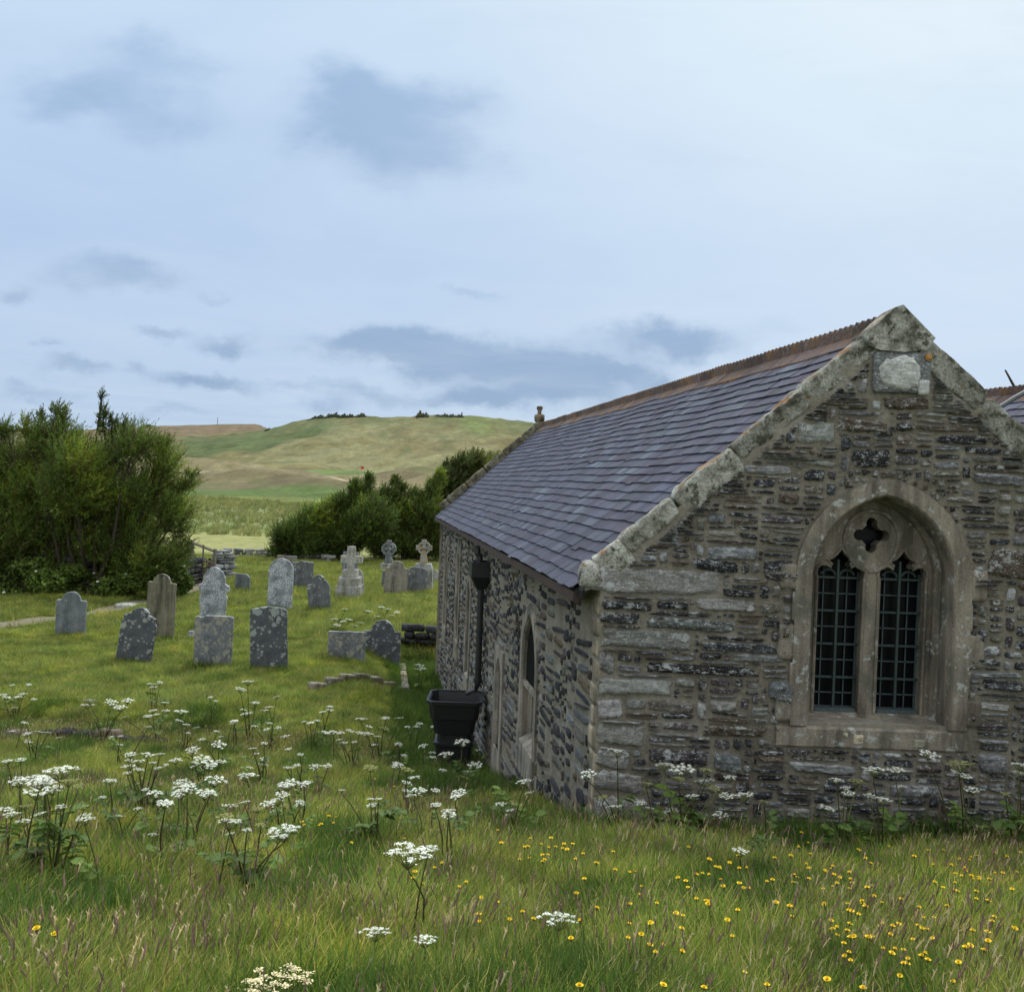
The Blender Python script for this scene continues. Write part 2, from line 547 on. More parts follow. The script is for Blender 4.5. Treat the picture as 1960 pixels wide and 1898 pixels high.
def mat_leaf(name, var=.35, trans=.35, world_patch=0.0, patch=(.26, .21, .09)):
    """leaf colour from the tint attribute, varied per instance and over the ground"""
    m, t, b = new_mat(name)
    co = obj_co(t)
    rnd = t.n('ShaderNodeObjectInfo').outputs['Random']
    g = t.noise(co, 1.1, 4, .6)
    c = t.mix(1, attr(t), t.ramp(g, [(.3, 1 - var), (.7, 1 + var)]), 'MULTIPLY')
    pn = t.noise(t.vscale(co, (1, 1, 0)), 2.3, 4, .65)
    c = t.mix(.8 if world_patch else 0.0, c, t.ramp(pn, [(.33, (.55, .68, .6)), (.5, (1, 1, 1)), (.66, (1.35, 1.2, 1.15))]), 'MULTIPLY')
    c = t.mix(.7, c, t.ramp(rnd, [(0, (.62, .70, .58)), (.5, (1.05, 1.06, 1.0)), (1, (1.6, 1.4, 1.3))]), 'MULTIPLY')
    if world_patch:
        pz = t.step(t.noise(t.vscale(co, (1, 1, 0)), .55, 4, .6, .5), .50, .66)
        c = t.mix(t.math('MULTIPLY', pz, world_patch), c, t.mix(1, c, tuple(x * 9 for x in patch), 'MULTIPLY'))
    finish(t, b, c, .6, None, .25)
    tr = t.n('ShaderNodeBsdfTranslucent', i={'Color': c})
    ms = t.n('ShaderNodeMixShader', i={0: trans})
    t.t.links.new(b.outputs[0], ms.inputs[1]); t.t.links.new(tr.outputs[0], ms.inputs[2])
    out = [n for n in t.t.nodes if n.type == 'OUTPUT_MATERIAL'][0]
    t.t.links.new(ms.outputs[0], out.inputs[0])
    return m


def mat_ground():
    m, t, b = new_mat('turf')
    co = obj_co(t)
    c = attr(t)
    n1 = t.noise(co, .9, 6, .65); n2 = t.noise(co, 14, 5, .7); n3 = t.noise(t.vscale(co, (1, .5, 1)), .045, 7, .68, .6)
    n4 = t.noise(t.vscale(co, (1, .35, 1)), .11, 9, .74)
    n5 = t.noise(t.vscale(co, (1, .6, 1), (40, 9, 0)), .035, 6, .7, .8)
    far = t.step(t.n('ShaderNodeSeparateXYZ', i={0: co}).outputs[1], 45, 90)
    c = t.mix(.7, c, t.ramp(n1, [(.3, .65), (.7, 1.3)]), 'MULTIPLY')
    c = t.mix(.6, c, t.ramp(n2, [(.3, .6), (.7, 1.35)]), 'MULTIPLY')
    pf = t.math('MULTIPLY', t.ramp(n3, [(.40, 0.0), (.60, 1.0)]), far)
    c = t.mix(t.math('MULTIPLY', pf, .6), c, t.mix(1, c, (.60, .52, .38), 'MULTIPLY'))
    c = t.mix(t.math('MULTIPLY', far, .8), c, t.ramp(n4, [(.32, .55), (.68, 1.4)]), 'MULTIPLY')
    c = t.mix(t.math('MULTIPLY', t.math('MULTIPLY', t.step(n5, .54, .60), far), .6), c, (.085, .095, .038))
    finish(t, b, c, .95, t.bump(t.math('ADD', n1, n2), .5, .05), .1)
    return m


M = dict(
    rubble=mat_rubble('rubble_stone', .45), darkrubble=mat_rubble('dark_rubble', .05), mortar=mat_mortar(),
    dressed=mat_dressed('dressed_granite', (.175, .155, .12), (.36, .38, .36), .8), pale=mat_dressed('pale_dressed_stone', (.24, .215, .175), (.33, .33, .30), .15),
    coping=mat_coping(), slate=mat_slate(), tile=mat_tile(),
    iron=mat_plain('black_painted_iron', (.014, .015, .016), .45, .3, .5), bars=mat_plain('green_iron', (.024, .042, .039), .55, .3, .4),
    lead=mat_plain('lead', (.05, .07, .072), .6, .25, .4), wood=mat_plain('weathered_wood', (.20, .17, .13), .9, .45, .2, 18),
    fascia=mat_plain('brown_gutter', (.05, .03, .025), .6, .3, .3), paleled=mat_plain('lead_flashing', (.33, .33, .30), .8, .3, .3),
    ground=mat_ground(), path=mat_plain('trodden_earth', (.16, .14, .095), .95, .4, .1, 9, 0, .6),
    bark=mat_plain('bark', (.05, .04, .03), .95, .4, .1, 20, 0, .6),
    grass=mat_leaf('grass_blades', .28, .4, .22), seed=mat_leaf('grass_plumes', .25, .25), leaf=mat_leaf('broad_leaves', .3, .3),
    tam=mat_leaf('tamarisk_sprays', .45, .4), petal=mat_plain('white_florets', (.76, .78, .66), .8, .1, .2), stem=mat_plain('green_stems', (.075, .085, .03), .8, .3, .2),
    yellow=mat_plain('yellow_petals', (.74, .56, .02), .7, .15, .2), redflag=mat_plain('red_flag', (.45, .06, .05), .8, .1, .2),
    lawn=mat_plain('dark_scrub', (.045, .06, .022), .95, .4, .1, .8),
)
mg, tg, bg_ = new_mat('dark_leaded_glass')
finish(tg, bg_, (.004, .0045, .006), .3, None, .12)
M['glass'] = mg
M['shade_black'] = mat_plain('painted_head_shade', (.010, .011, .010), .95, .4, .05)  # matte black standing in for shade under the near lancet's arch

# ------------------------------------------------------------------ terrain
D_PROF = [-14, -4, 0, 2.8, 5.2, 7.9, 10.2, 12.6, 15, 20, 30, 50, 62]
Z_PROF = [-1.2, -1.35, -1.52, -1.82, -2.36, -3.06, -3.68, -4.12, -4.29, -4.36, -4.36, -4.30, -4.33]
E_D = [50, 62, 80, 110, 150, 200, 235, 270, 330, 420, 550, 700]
E_V = [-.0860, -.0698, -.0545, -.0370, -.0235, -.0120, -.0045, .0015, .0085, .022, .045, 0]
SKX = [-1500, 0, 200, 300, 400, 500, 560, 600, 640, 690, 740, 790, 810, 860, 920, 1000, 1040, 1150, 1400, 1960, 3000]
SKY = [835, 835, 835, 836, 834, 822, 806, 797, 794, 794, 796, 795, 793, 793, 796, 804, 811, 826, 845, 870, 890]
FAX = [-1500, 0, 250, 300, 420, 490, 560, 3000]
FAY = [835, 830, 822, 818, 815, 815, 818, 860]
VPX, VPY = 696.0, 915.0
e2 = ray(VPX, VPY); e2 = Vector((e2.x, 1.0, 0.0))     # direction of ridge and side wall per metre of depth
D0 = 7.5
_c = P(1133, 1590, D0)
CORNX = _c.x


def smooth(x, a, b):
    t = np.clip((x - a) / (b - a), 0, 1)
    return t * t * (3 - 2 * t)


def gz(X, Y):
    X = np.asarray(X, float); Y = np.asarray(Y, float)
    near = np.interp(Y, D_PROF, Z_PROF)
    near = near + .05 * np.sin(X * 1.3 + .7 * Y) * np.sin(Y * .9 - X * .4) * smooth(Y, 2, 6) + .03 * np.sin(X * 3.1 + 1) * np.sin(Y * 2.7)
    lat = X - (CORNX + e2.x * (Y - D0))            # sideways distance from the side wall (negative = left)
    tr = smooth(lat, -2.2, -.7) * (1 - smooth(lat, 4, 6)) * smooth(Y, 10, 15) * (1 - smooth(Y, 23.6, 24.6))
    near = near - .62 * tr * (.5 + .5 * smooth(Y, 15, 20))
    near = near + .22 * smooth(-X, 4.2, 5.0) * smooth(9.5 + X, 0, 1.2) * np.exp(-((Y - 15.6) / 1.1) ** 2) * smooth(Y, 14.55, 14.75)
    # far part
    Ys = np.maximum(Y, 40)
    a = X / Ys
    px = CX + F * a
    hor = VPY + ROLL * (px - VPX)
    es = (hor - np.interp(px, SKX, SKY)) / F
    ef = (hor - np.interp(px, FAX, FAY)) / F
    e = np.interp(Ys, E_D[:-1], E_V[:-1])
    k = np.clip((Ys - 330) / 370., 0, 1)
    hill = .0085 + (es - .0085) * (k ** 1.15)
    e = np.where(Ys > 330, hill, e)
    zf = e * Ys
    z700 = es * 700
    zfar = np.where(Ys > 700, z700 + (np.maximum(ef * 1500, z700 - 10) - z700) * smooth(Ys, 760, 1500), zf)
    bl = smooth(px, 480, 620)
    zfar = np.where(Ys > 700, zfar * (1 - bl) + (z700 - (Ys - 700) * .03) * bl, zfar)
    w = smooth(Ys, 90, 240) * (1 - .9 * smooth(Ys, 560, 690))
    w = w * (1 - .9 * smooth(Ys, 262, 280) * (1 - smooth(Ys, 325, 345)) * smooth(px, 480, 560) * (1 - smooth(px, 900, 980)))
    zfar = zfar + 1.1 * smooth(Ys, 185, 215) * (1 - smooth(Ys, 250, 275)) * np.abs(np.sin(Ys * .105 + 1.1 * np.sin(X * .035) + .5 * np.sin(X * .11))) + 2.0 * w * (1.0 * np.sin(X * .055 + 1.3 * np.sin(Y * .021)) * np.sin(Y * .043 + .9 * np.sin(X * .03)) + .5 * np.sin(X * .13 + Y * .07) + .35 * np.sin(X * .21 - Y * .11)) + .35 * smooth(Ys, 300, 500) * (np.sin(X * .31 + 1.7 * np.sin(X * .083)) + .7 * np.sin(X * .57 + Y * .2))
    return np.where(Y < 55, near, np.where(Y < 62, near + (zfar - near) * (Y - 55) / 7, zfar))


def ground_hit(x, y, h=0.0, ymax=400.):
    """point on the ground (raised by h) seen at measuring-frame pixel x,y"""
    d = ray(x, y)
    Ys = np.geomspace(1.0, ymax, 1600)
    g = gz(d.x * Ys, Ys) + h
    below = np.nonzero(d.z * Ys < g)[0]
    Y = Ys[below[0]] if len(below) else ymax
    return Vector((d.x * Y, Y, float(gz(d.x * Y, Y))))


PATHPX = [(-60, 1204), (60, 1190), (140, 1182), (230, 1163), (300, 1150), (350, 1137), (398, 1120), (408, 1108)]
PATHW = [ground_hit(*p) for p in PATHPX]


def path_dist(X, Y):
    best = np.full(np.shape(X), 1e9)
    for a, b in zip(PATHW[:-1], PATHW[1:]):
        d = np.array([b.x - a.x, b.y - a.y]); L2 = d @ d
        t = np.clip(((X - a.x) * d[0] + (Y - a.y) * d[1]) / L2, 0, 1)
        best = np.minimum(best, np.hypot(X - a.x - t * d[0], Y - a.y - t * d[1]))
    return best


def build_ground():
    Ys = list(np.arange(-14, 30, .4)) + list(np.arange(30, 62, .8))
    y = 62.
    while y < 2600:
        Ys.append(y); y *= 1.014
    Ys = np.array(Ys)
    S = np.linspace(-1.7, 1.7, 420)
    Yg, Sg = np.meshgrid(Ys, S)
    Xg = Sg * (np.maximum(Yg, -10) + 18) * .8
    Z = gz(Xg, Yg)
    px = CX + F * Xg / np.maximum(Yg, 40)
    c = np.zeros(Xg.shape + (3,)); c[:] = (.095, .115, .03)

    def wob(k, amp):
        return amp * (np.sin(Xg * .05 * k + 1.7 * np.sin(Yg * .02 * k)) + .6 * np.sin(Xg * .13 * k + Yg * .05 * k))

    def put(mask, col):
        c[:] = c * (1 - mask[..., None]) + np.array(col) * mask[..., None]
    Yw = Yg * (1 + .04 * np.sin(Xg * .07 + 1) + .02 * np.sin(Xg * .21))
    put(smooth(Yw, 44, 50), (.225, .225, .085))            # dry cut meadow
    put(smooth(Yw, 62, 70), (.15, .19, .06))
    put(smooth(Yw, 74, 82), (.235, .255, .12))            # pale flowering meadow
    put(smooth(Yw, 95, 112), (.15, .18, .055))
    put(smooth(Yw, 128, 140) * (1 - .5 * smooth(px, 700, 900)), (.085, .13, .036))   # reedy dark band
    put(smooth(Yw, 168, 186), (.125, .108, .056))         # brown dune
    put(smooth(Yw, 204, 216), (.18, .155, .085))
    put(smooth(Yw, 228, 246), (.14, .122, .064))
    put(smooth(Yw, 250, 262), (.19, .168, .09))
    put(smooth(Yw, 275, 290) * smooth(px, 520, 570) * (1 - smooth(px, 860, 960)), (.115, .165, .048))   # the green
    put(smooth(Yw, 326, 336), (.16, .14, .06))
    put(smooth(Yw, 340, 372), (.165, .158, .074))          # dry hillside
    hs = smooth(Yw, 400, 470)
    put(hs * smooth(px, 700, 850) * (.55 + .45 * np.sin(px * .021 + Yg * .02)).clip(0, 1), (.135, .115, .05))
    put(hs * (1 - smooth(px, 430, 560)) * .8, (.14, .125, .055))
    # scrub on the upper left flank of the hill and along its crest
    put(smooth(Yw + .45 * (px - 560) * -1, 520, 570) * smooth(Yw, 430, 500) * (1 - smooth(px, 600, 680)) * smooth(px, 330, 360), (.075, .10, .036))
    put(smooth(Yw, 618, 665) * (.4 + .6 * np.clip(np.sin(px * .045 + 1) + .3, 0, 1)), (.11, .12, .05))
    put(smooth(Yw, 560, 600) * smooth(px, 850, 900) * (.5 + .5 * np.sin(px * .03)).clip(0, 1), (.12, .15, .05))
    trk = np.abs(Yg - 222 - 9 * np.sin(px * .012 + .6) - .012 * (px - 560))
    put((1 - smooth(trk, 1.2, 3.2)) * smooth(px, 300, 380), (.36, .30, .19))     # sandy track
    trk = np.abs(Yg - 258 - 7 * np.sin(px * .017))
    put((1 - smooth(trk, 1.5, 3.5)) * (1 - smooth(px, 560, 640)), (.33, .28, .18))
    put(smooth(Yg, 735, 760), (.16, .105, .065))          # ploughed brown fields beyond
    put(smooth(Yg, 930, 960) * smooth(px, 200, 480), (.16, .13, .07))
    put(smooth(Yg, 1080, 1110), (.155, .115, .07))
    put(smooth(Yg, 1420, 1460), (.055, .065, .04))
    mb = MB()
    nu, nv = Xg.shape
    i = np.arange(nu - 1)[:, None] * nv + np.arange(nv - 1)[None]
    fs = np.stack([i, i + nv, i + nv + 1, i + 1], -1).reshape(-1, 4)
    mb.add(np.stack([Xg, Yg, Z], -1).reshape(-1, 3), fs, c.reshape(-1, 3))
    tag(mb.build('ground', M['ground'], smooth=True), kind='structure')
    # path
    mb = MB()
    pts = []
    for a, b in zip(PATHW[:-1], PATHW[1:]):
        n = max(2, int((b - a).length / .35))
        pts += [a.lerp(b, k / n) for k in range(n)]
    L, Rr = [], []
    for k, p in enumerate(pts):
        q = pts[min(k + 1, len(pts) - 1)] - pts[max(k - 1, 0)]
        nrm = Vector((-q.y, q.x, 0)).normalized()
        wd = .42 + .18 * math.sin(k * .5) + .1 * math.sin(k * 1.7)
        for w in (-1, -.4, .4, 1):
            pp = p + nrm * wd * w
            L.append((pp.x, pp.y, float(gz(pp.x, pp.y)) + .03))
    n = len(pts)
    mb.add(L, [(i * 4 + j, i * 4 + j + 1, i * 4 + j + 5, i * 4 + j + 4) for i in range(n - 1) for j in range(3)])
    tag(mb.build('path', M['path'], smooth=True), kind='structure')


build_ground()

# ------------------------------------------------------------------ rubble walls
PAL = dict(dark=(.034, .036, .041), black=(.018, .017, .018), brown=(.10, .08, .058), grey=(.145, .15, .152), gran=(.205, .204, .19), pale=(.28, .29, .285), purp=(.066, .055, .057), olive=(.135, .13, .105))


def stone(mb, mp, p0, q0, w, h, tint, bulge, seed, tilt=0.0, res=(11, 6), wedge=.45):
    r = np.random.default_rng(seed)
    nu, nv = res
    s = np.linspace(-1, 1, nu)[:, None] * np.ones((1, nv)); t_ = np.ones((nu, 1)) * np.linspace(-1, 1, nv)[None]
    s = np.sign(s) * np.abs(s) ** .8; t_ = np.sign(t_) * np.abs(t_) ** .8
    x = s[:, :1]

    def side():
        el, er = r.uniform(.05, wedge, 2) * (1.6 if r.random() < .25 else 1)
        k = r.uniform(2, 6)
        e = 1 - np.where(x < 0, el, er) * np.abs(x) ** k
        return e + r.normal(size=(nu, 1)) * .075 + .07 * np.sin(2.3 * x + r.uniform(0, 6.3))
    top, bot = side(), -side()
    endl, endr = -1 + r.normal(size=nv) * .035, 1 + r.normal(size=nv) * .035
    ps = endl[None] + (endr - endl)[None] * (s + 1) / 2
    ps = ps + r.uniform(-.07, .07) * t_
    qs = bot + (top - bot) * (t_ + 1) / 2 + .10 * r.normal() * x
    n = bulge * np.clip(1 - np.abs(s) ** 8, 0, 1) * np.clip(1 - np.abs(t_) ** 7, 0, 1)
    lay = np.interp(np.arange(nv), np.arange(nv), r.uniform(-.35, .25, nv))[None] + .22 * r.normal(size=(nu, nv))
    n = n * (1 + lay)
    edge = (np.abs(s) > .99) | (np.abs(t_) > .99)
    n = np.where(edge, -.03, n)
    pp, qq = ps * w / 2, qs * h / 2
    ct, stt = math.cos(tilt), math.sin(tilt)
    X = p0 + pp * ct - qq * stt; Z = q0 + pp * stt + qq * ct
    vs = mp(X.ravel(), Z.ravel(), n.ravel())
    var = np.asarray(tint) * r.uniform(.7, 1.3) * np.array([r.uniform(.94, 1.07), 1, r.uniform(.92, 1.06)])
    mb.add(vs, grid_faces(nu, nv), var)


def pack(mask_fn, p0, p1, q0, q1, cell, size_fn, rng):
    nu, nv = int((p1 - p0) / cell), int((q1 - q0) / cell)
    pc = p0 + (np.arange(nu) + .5) * cell; qc = q0 + (np.arange(nv) + .5) * cell
    free = mask_fn(pc[:, None] * np.ones((1, nv)), qc[None] * np.ones((nu, 1)))
    out = []
    for j in range(nv):
        i = 0
        while i < nu:
            if not free[i, j]:
                i += 1; continue
            w, h = size_fn(rng, pc[i], qc[j])
            wi, hi = max(2, int(round(w / cell))), max(1, int(round(h / cell)))
            run = 0
            while i + run < nu and free[i + run, j] and run < wi: run += 1
            if 2 <= run and run * cell < .11 and rng.random() < .8: hi = max(hi, int(run * rng.uniform(.9, 1.8)))
            if run < 2:
                free[i, j] = False; i += 1; continue
            if 0 < wi - run: pass
            rest = 0
            while i + run + rest < nu and rest < 3 and free[i + run + rest, j]: rest += 1
            if 0 < rest < 3: run += rest
            hh = 1
            while hh < hi and j + hh < nv and free[i:i + run, j + hh].all(): hh += 1
            free[i:i + run, j:j + hh] = False
            out.append((p0 + (i + run / 2) * cell, q0 + (j + hh / 2) * cell, run * cell, hh * cell))
            i += run
    return out


# ------------------------------------------------------------------ the church
def gp(x, y):
    v = P(x, y, D0)
    return v.x, v.z


BASEZ = -5.4
ROOT = empty('church', (CORNX, D0, -3.3), 'old stone church aisle with slate roof and pointed gable window beside the meadow', 'church')
AX, AZ = gp(1720, 585)
KX, KZ = gp(1103, 1100)
TAN = (AZ - KZ) / (AX - KX)
TH = math.atan(TAN)
CT, ST = math.cos(TH), math.sin(TH)
HALF = AX - CORNX
RIGHTX = AX + HALF
LEN = 15.3
mp_g = lambda p, q, n: np.stack([np.asarray(p, float) + 0 * np.asarray(n, float), D0 - np.asarray(n, float) + 0 * np.asarray(p, float), np.asarray(q, float) + 0 * np.asarray(n, float)], -1)
_nrm = Vector((-1, e2.x, 0)).normalized()


def mp_s(t, q, n):       # side wall: t = metres of depth behind the gable, n outward (left)
    t = np.asarray(t, float); q = np.asarray(q, float); n = np.asarray(n, float)
    return np.stack([CORNX + e2.x * t + _nrm.x * n + 0 * q, D0 + t + _nrm.y * n + 0 * q, q + 0 * t], -1)


COPE = .20       # depth of the coping stones seen on the gable
rake = lambda p: AZ - np.abs(np.asarray(p) - AX) * TAN           # top of the coping
wall_top = lambda p: rake(p) - COPE / CT
# window geometry on the gable
WX = .5 * (gp(1549, 1230)[0] + gp(1820, 1230)[0])
WHALF = .5 * (gp(1820, 1230)[0] - gp(1549, 1230)[0])
WSILL = gp(1665, 1386)[1]
WSPR = gp(1690, 1112)[1]
WAP = gp(1694, 949)[1]
rise = WAP - WSPR
WR = (rise ** 2 + WHALF ** 2) / (2 * WHALF)
FRW = .145
SILLB = gp(1670, 1434)[1]


def in_arch(p, q, half, zb):
    r = WR + half - WHALF
    d = np.abs(p - WX)
    up = (q > WSPR) & (np.hypot(d + (WR - WHALF), q - WSPR) < r)
    lo = (q <= WSPR) & (q > zb) & (d < half)
    return up | lo


EXPL = [(1130, 1085, 1382, 1140, 'gran'), (1146, 1203, 1327, 1244, 'gran'), (1146, 1248, 1176, 1290, 'gran'), (1142, 1296, 1288, 1332, 'gran'), (1142, 1336, 1192, 1376, 'pale'),
        (1140, 1384, 1235, 1428, 'gran'), (1138, 1434, 1205, 1470, 'gran'), (1136, 1474, 1232, 1516, 'gran'), (1134, 1522, 1240, 1590, 'gran'),
        (1231, 1270, 1454, 1291, 'black'), (1339, 1230, 1490, 1248, 'dark'), (1234, 1182, 1407, 1208, 'grey'), (1281, 978, 1404, 1012, 'dark'), (1226, 1025, 1343, 1049, 'purp'), (1180, 1062, 1290, 1080, 'purp'),
        (1322, 1070, 1415, 1094, 'dark'), (1423, 890, 1519, 907, 'pale'), (1351, 1045, 1450, 1072, 'grey'), (1628, 858, 1706, 896, 'black'), (1430, 868, 1560, 888, 'olive'),
        (1888, 1050, 1990, 1110, 'brown'), (1150, 1150, 1250, 1168, 'dark'), (1255, 1150, 1320, 1166, 'black'), (1147, 1172, 1225, 1194, 'dark'), (1460, 1092, 1540, 1112, 'purp'), (1525, 805, 1600, 850, 'gran'), (1530, 760, 1620, 795, 'purp'),
        (1785, 705, 1900, 745, 'grey'), (1690, 760, 1780, 785, 'brown'), (1600, 800, 1700, 830, 'brown'), (1860, 905, 1960, 930, 'grey'), (1330, 1130 + 15, 1450, 1170, 'gran'), (1400, 1250, 1500, 1268, 'gran'), (1470, 1300, 1520, 1345, 'grey'), (1240, 1340, 1330, 1362, 'olive'),
        (1345, 1385, 1470, 1410, 'brown'), (1240, 1432, 1360, 1465, 'purp'), (1365, 1440, 1420, 1478, 'grey'), (1510, 1460, 1640, 1480, 'grey'), (1700, 1500, 1800, 1524, 'grey'), (1575, 1490, 1640, 1515, 'dark'), (1870, 1440, 1930, 1480, 'grey'), (1880, 1300, 1960, 1322, 'dark')]


def build_gable():
    ex = []
    for x0, y0, x1, y1, c in EXPL:
        (a, d), (b, e) = gp(x0, y1), gp(x1, y0)
        xm, zm = gp((x0 + x1) / 2, (y0 + y1) / 2)
        ex.append((xm, zm, b - a, (y1 - y0) / F * D0, c))
    pq = [gp(1668, 755), gp(1782, 672)]

    def mask(p, q):
        ok = (q < wall_top(p) - .01) & (p > CORNX + .02) & (p < RIGHTX - .05) & (q > BASEZ)
        ok &= ~in_arch(p, q, WHALF + FRW + .012, SILLB)
        ok &= ~((np.abs(p - WX) < WHALF + FRW + .09) & (q > SILLB - .01) & (q < WSILL + .04))
        ok &= ~((p > pq[0][0] - .02) & (p < pq[1][0] + .02) & (q > pq[0][1] - .02) & (q < pq[1][1] + .02))
        for (x, z, w, h, c) in ex:
            ok &= ~((np.abs(p - x) < w / 2 + .012) & (np.abs(q - z) < h / 2 + .008))
        return ok

    def size(r, p, q):
        u = r.random()
        up = q > gp(1690, 960)[1]
        if u < .45: return r.uniform(.20, .62), r.uniform(.033, .06)
        if u < .76: return r.uniform(.18, .55), r.uniform(.055, .095)
        if u < .86: return r.uniform(.12, .30), r.uniform(.09, .15 if up else .13)
        return r.uniform(.04, .12), r.uniform(.03, .06)
    rg = np.random.default_rng(11)
    ex = [e for e in ex if e[1] + e[3] / 2 < wall_top(max(abs(e[0] - e[2] / 2 - AX), abs(e[0] + e[2] / 2 - AX)) + AX) + .015 or e[4] == 'gran']
    st = pack(mask, CORNX, AX + HALF, -3.9, AZ, .0165, size, rg)
    mb = MB()
    mo = MB()
    up_ = .11
    outline = [(CORNX, BASEZ), (RIGHTX, BASEZ), (RIGHTX, wall_top(RIGHTX) + up_), (AX, wall_top(AX) + up_), (CORNX, wall_top(CORNX) + up_)]
    hole = arch(WX, WSILL, WSPR, WHALF + .02, WR, WHALF)
    prism(mo, [outline, hole], mp_g, 0, -.5)
    gw = mo.build('gable_wall', M['mortar'], ROOT)
    names = ['dark', 'black', 'brown', 'grey', 'gran', 'purp', 'olive', 'pale']
    for k, (p, q, w, h) in enumerate(st):
        high = q > gp(1690, 930)[1]
        pr = [.20, .05, .15, .24, .12, .11, .09, .04] if high else [.26, .09, .10, .20, .12, .11, .08, .04]
        c = names[rg.choice(8, p=pr)]
        if w < .05 and rg.random() < .3: continue
        gap = (.010 if high else .014) + .018 * rg.random()
        stone(mb, mp_g, p + rg.normal() * .004, q + rg.normal() * .004, max(.03, w - gap), max(.016, h - gap * .9), PAL[c], rg.uniform(.015, .045), 1000 + k, rg.normal() * .025 - .012, (13, 7) if w > .16 else (8, 6), .85 if h < .07 else .5)
    for k, (x, z, w, h, c) in enumerate(ex):
        stone(mb, mp_g, x, z, w, h, PAL[c], .028 if c in ('gran', 'pale') else .04, 5000 + k, -.012, (18, 8), .22)
    mb.build('stonework', M['rubble'], gw, smooth=True)
    # plaque near the apex
    pl = MB()
    rock(pl, (.5 * (pq[0][0] + pq[1][0]), D0 - .01, .5 * (pq[0][1] + pq[1][1])), ((.245, 0, 0), (0, .035, 0), (0, 0, .175)), (.13, .14, .135), 3, .008, (12, 2, 8), 12)
    stone(pl, lambda p, q, n: mp_g(p, q, n + .045), .5 * (pq[0][0] + pq[1][0]) - .03, .5 * (pq[0][1] + pq[1][1]) + .0, .37, .29, (.36, .365, .33), .022, 77, 0, (13, 9), .7)
    rock(pl, (pq[1][0] - .07, D0 - .045, pq[0][1] + .07), ((.05, 0, 0), (0, .006, 0), (0, 0, .07)), (.45, .46, .43), 33, .004, (4, 1, 4), 6)
    rock(pl, (pq[1][0] - .04, D0 - .045, pq[1][1] - .06), ((.03, 0, 0), (0, .006, 0), (0, 0, .03)), (.36, .16, .02), 34, .004, (4, 1, 4), 6)
    pl.build('plaque', M['rubble'], ROOT, smooth=True)['label'] = 'square stone panel crusted with pale lichen below the gable point'


def build_coping():
    mb = MB()
    dl = np.array([-CT, 0, -ST]); nl = np.array([-ST, 0, CT])
    total = HALF / CT + .10
    rg = np.random.default_rng(5)
    for side in (-1, 1):
        d = np.array([side * CT, 0, -ST]); nn = np.array([side * ST, 0, CT])
        cuts, s = [.30], .30
        while s < total - .2:
            s += rg.uniform(.45, .85); cuts.append(min(s, total))
        cuts[-1] = total
        for k, (a, b) in enumerate(zip(cuts[:-1], cuts[1:])):
            dep = COPE * rg.uniform(.80, 1.2)
            c = np.array([AX, D0 + .10, AZ]) + d * (a + b) / 2 - nn * dep / 2
            tint = np.array([1, 1, .95]) * rg.uniform(.8, 1.25)
            rock(mb, c, (d * ((b - a) / 2 - .002), (0, .112, 0), nn * dep / 2), tint, 200 + k + 40 * (side > 0), .019, (24, 6, 10), 12, 6)
    # apex stone: a pointed saddle
    ap = MB()
    loop = [(AX - .30, AZ - .30 * TAN), (AX - .16, AZ - .15 * TAN), (AX - .05, AZ - .025), (AX + .02, AZ + .0), (AX + .07, AZ - .05), (AX + .17, AZ - .16 * TAN), (AX + .30, AZ - .30 * TAN), (AX + .235, AZ - .37), (AX + .05, AZ - .395), (AX - .16, AZ - .385), (AX - .25, AZ - .35)]
    prism(mb, [loop], mp_g, .05, -.23, (1, 1, .95))
    # kneeler stones: rounded bosses at the foot of each rake
    for side in (-1, 1):
        kx = AX + side * (HALF + .10); kz = AZ - (HALF + .10) * TAN
        rock(mb, (kx - side * .02, D0 + .10, kz - .10), ((.10, 0, 0), (0, .14, 0), (0, 0, .125)), (1.1, 1.1, 1.05), 410 + side, .012, (8, 6, 8), 3.2, 5)
    mb.build('coping', M['coping'], ROOT, smooth=True)
    # far gable: coping, wall and finial
    far = MB()
    for side in (-1, 1):
        d = np.array([side * CT, 0, -ST]); nn = np.array([side * ST, 0, CT])
        k = 0; s = 0.
        while s < total - .05:
            L = min(.62, total - s)
            c = np.array([AX + e2.x * LEN, D0 + LEN - .1, AZ + .02]) + d * (s + L / 2) - nn * .10
            rock(far, c, (d * (L / 2 - .006), (0, .17, 0), nn * .12), np.array([.55, .52, .42]) * rg.uniform(.8, 1.2), 600 + k + (side > 0) * 30, .012, (8, 4, 4), 9, 4)
            s += L; k += 1
    far.build('far_coping', M['coping'], ROOT, smooth=True)
    fn = MB()
    fx, fy, fz = AX + e2.x * LEN, D0 + LEN - .1, AZ
    rock(fn, (fx, fy, fz + .08), ((.13, 0, 0), (0, .1, 0), (0, 0, .10)), (.5, .4, .3), 1, .01, (4, 4, 4), 6)
    rock(fn, (fx, fy, fz + .25), ((.05, 0, 0), (0, .05, 0), (0, 0, .12)), (.5, .38, .3), 2, .006, (4, 4, 5), 8)
    rock(fn, (fx, fy, fz + .34), ((.075, 0, 0), (0, .06, 0), (0, 0, .05)), (.5, .38, .3), 3, .008, (5, 4, 4), 5)
    fn.build('finial', M['coping'], ROOT, smooth=True)


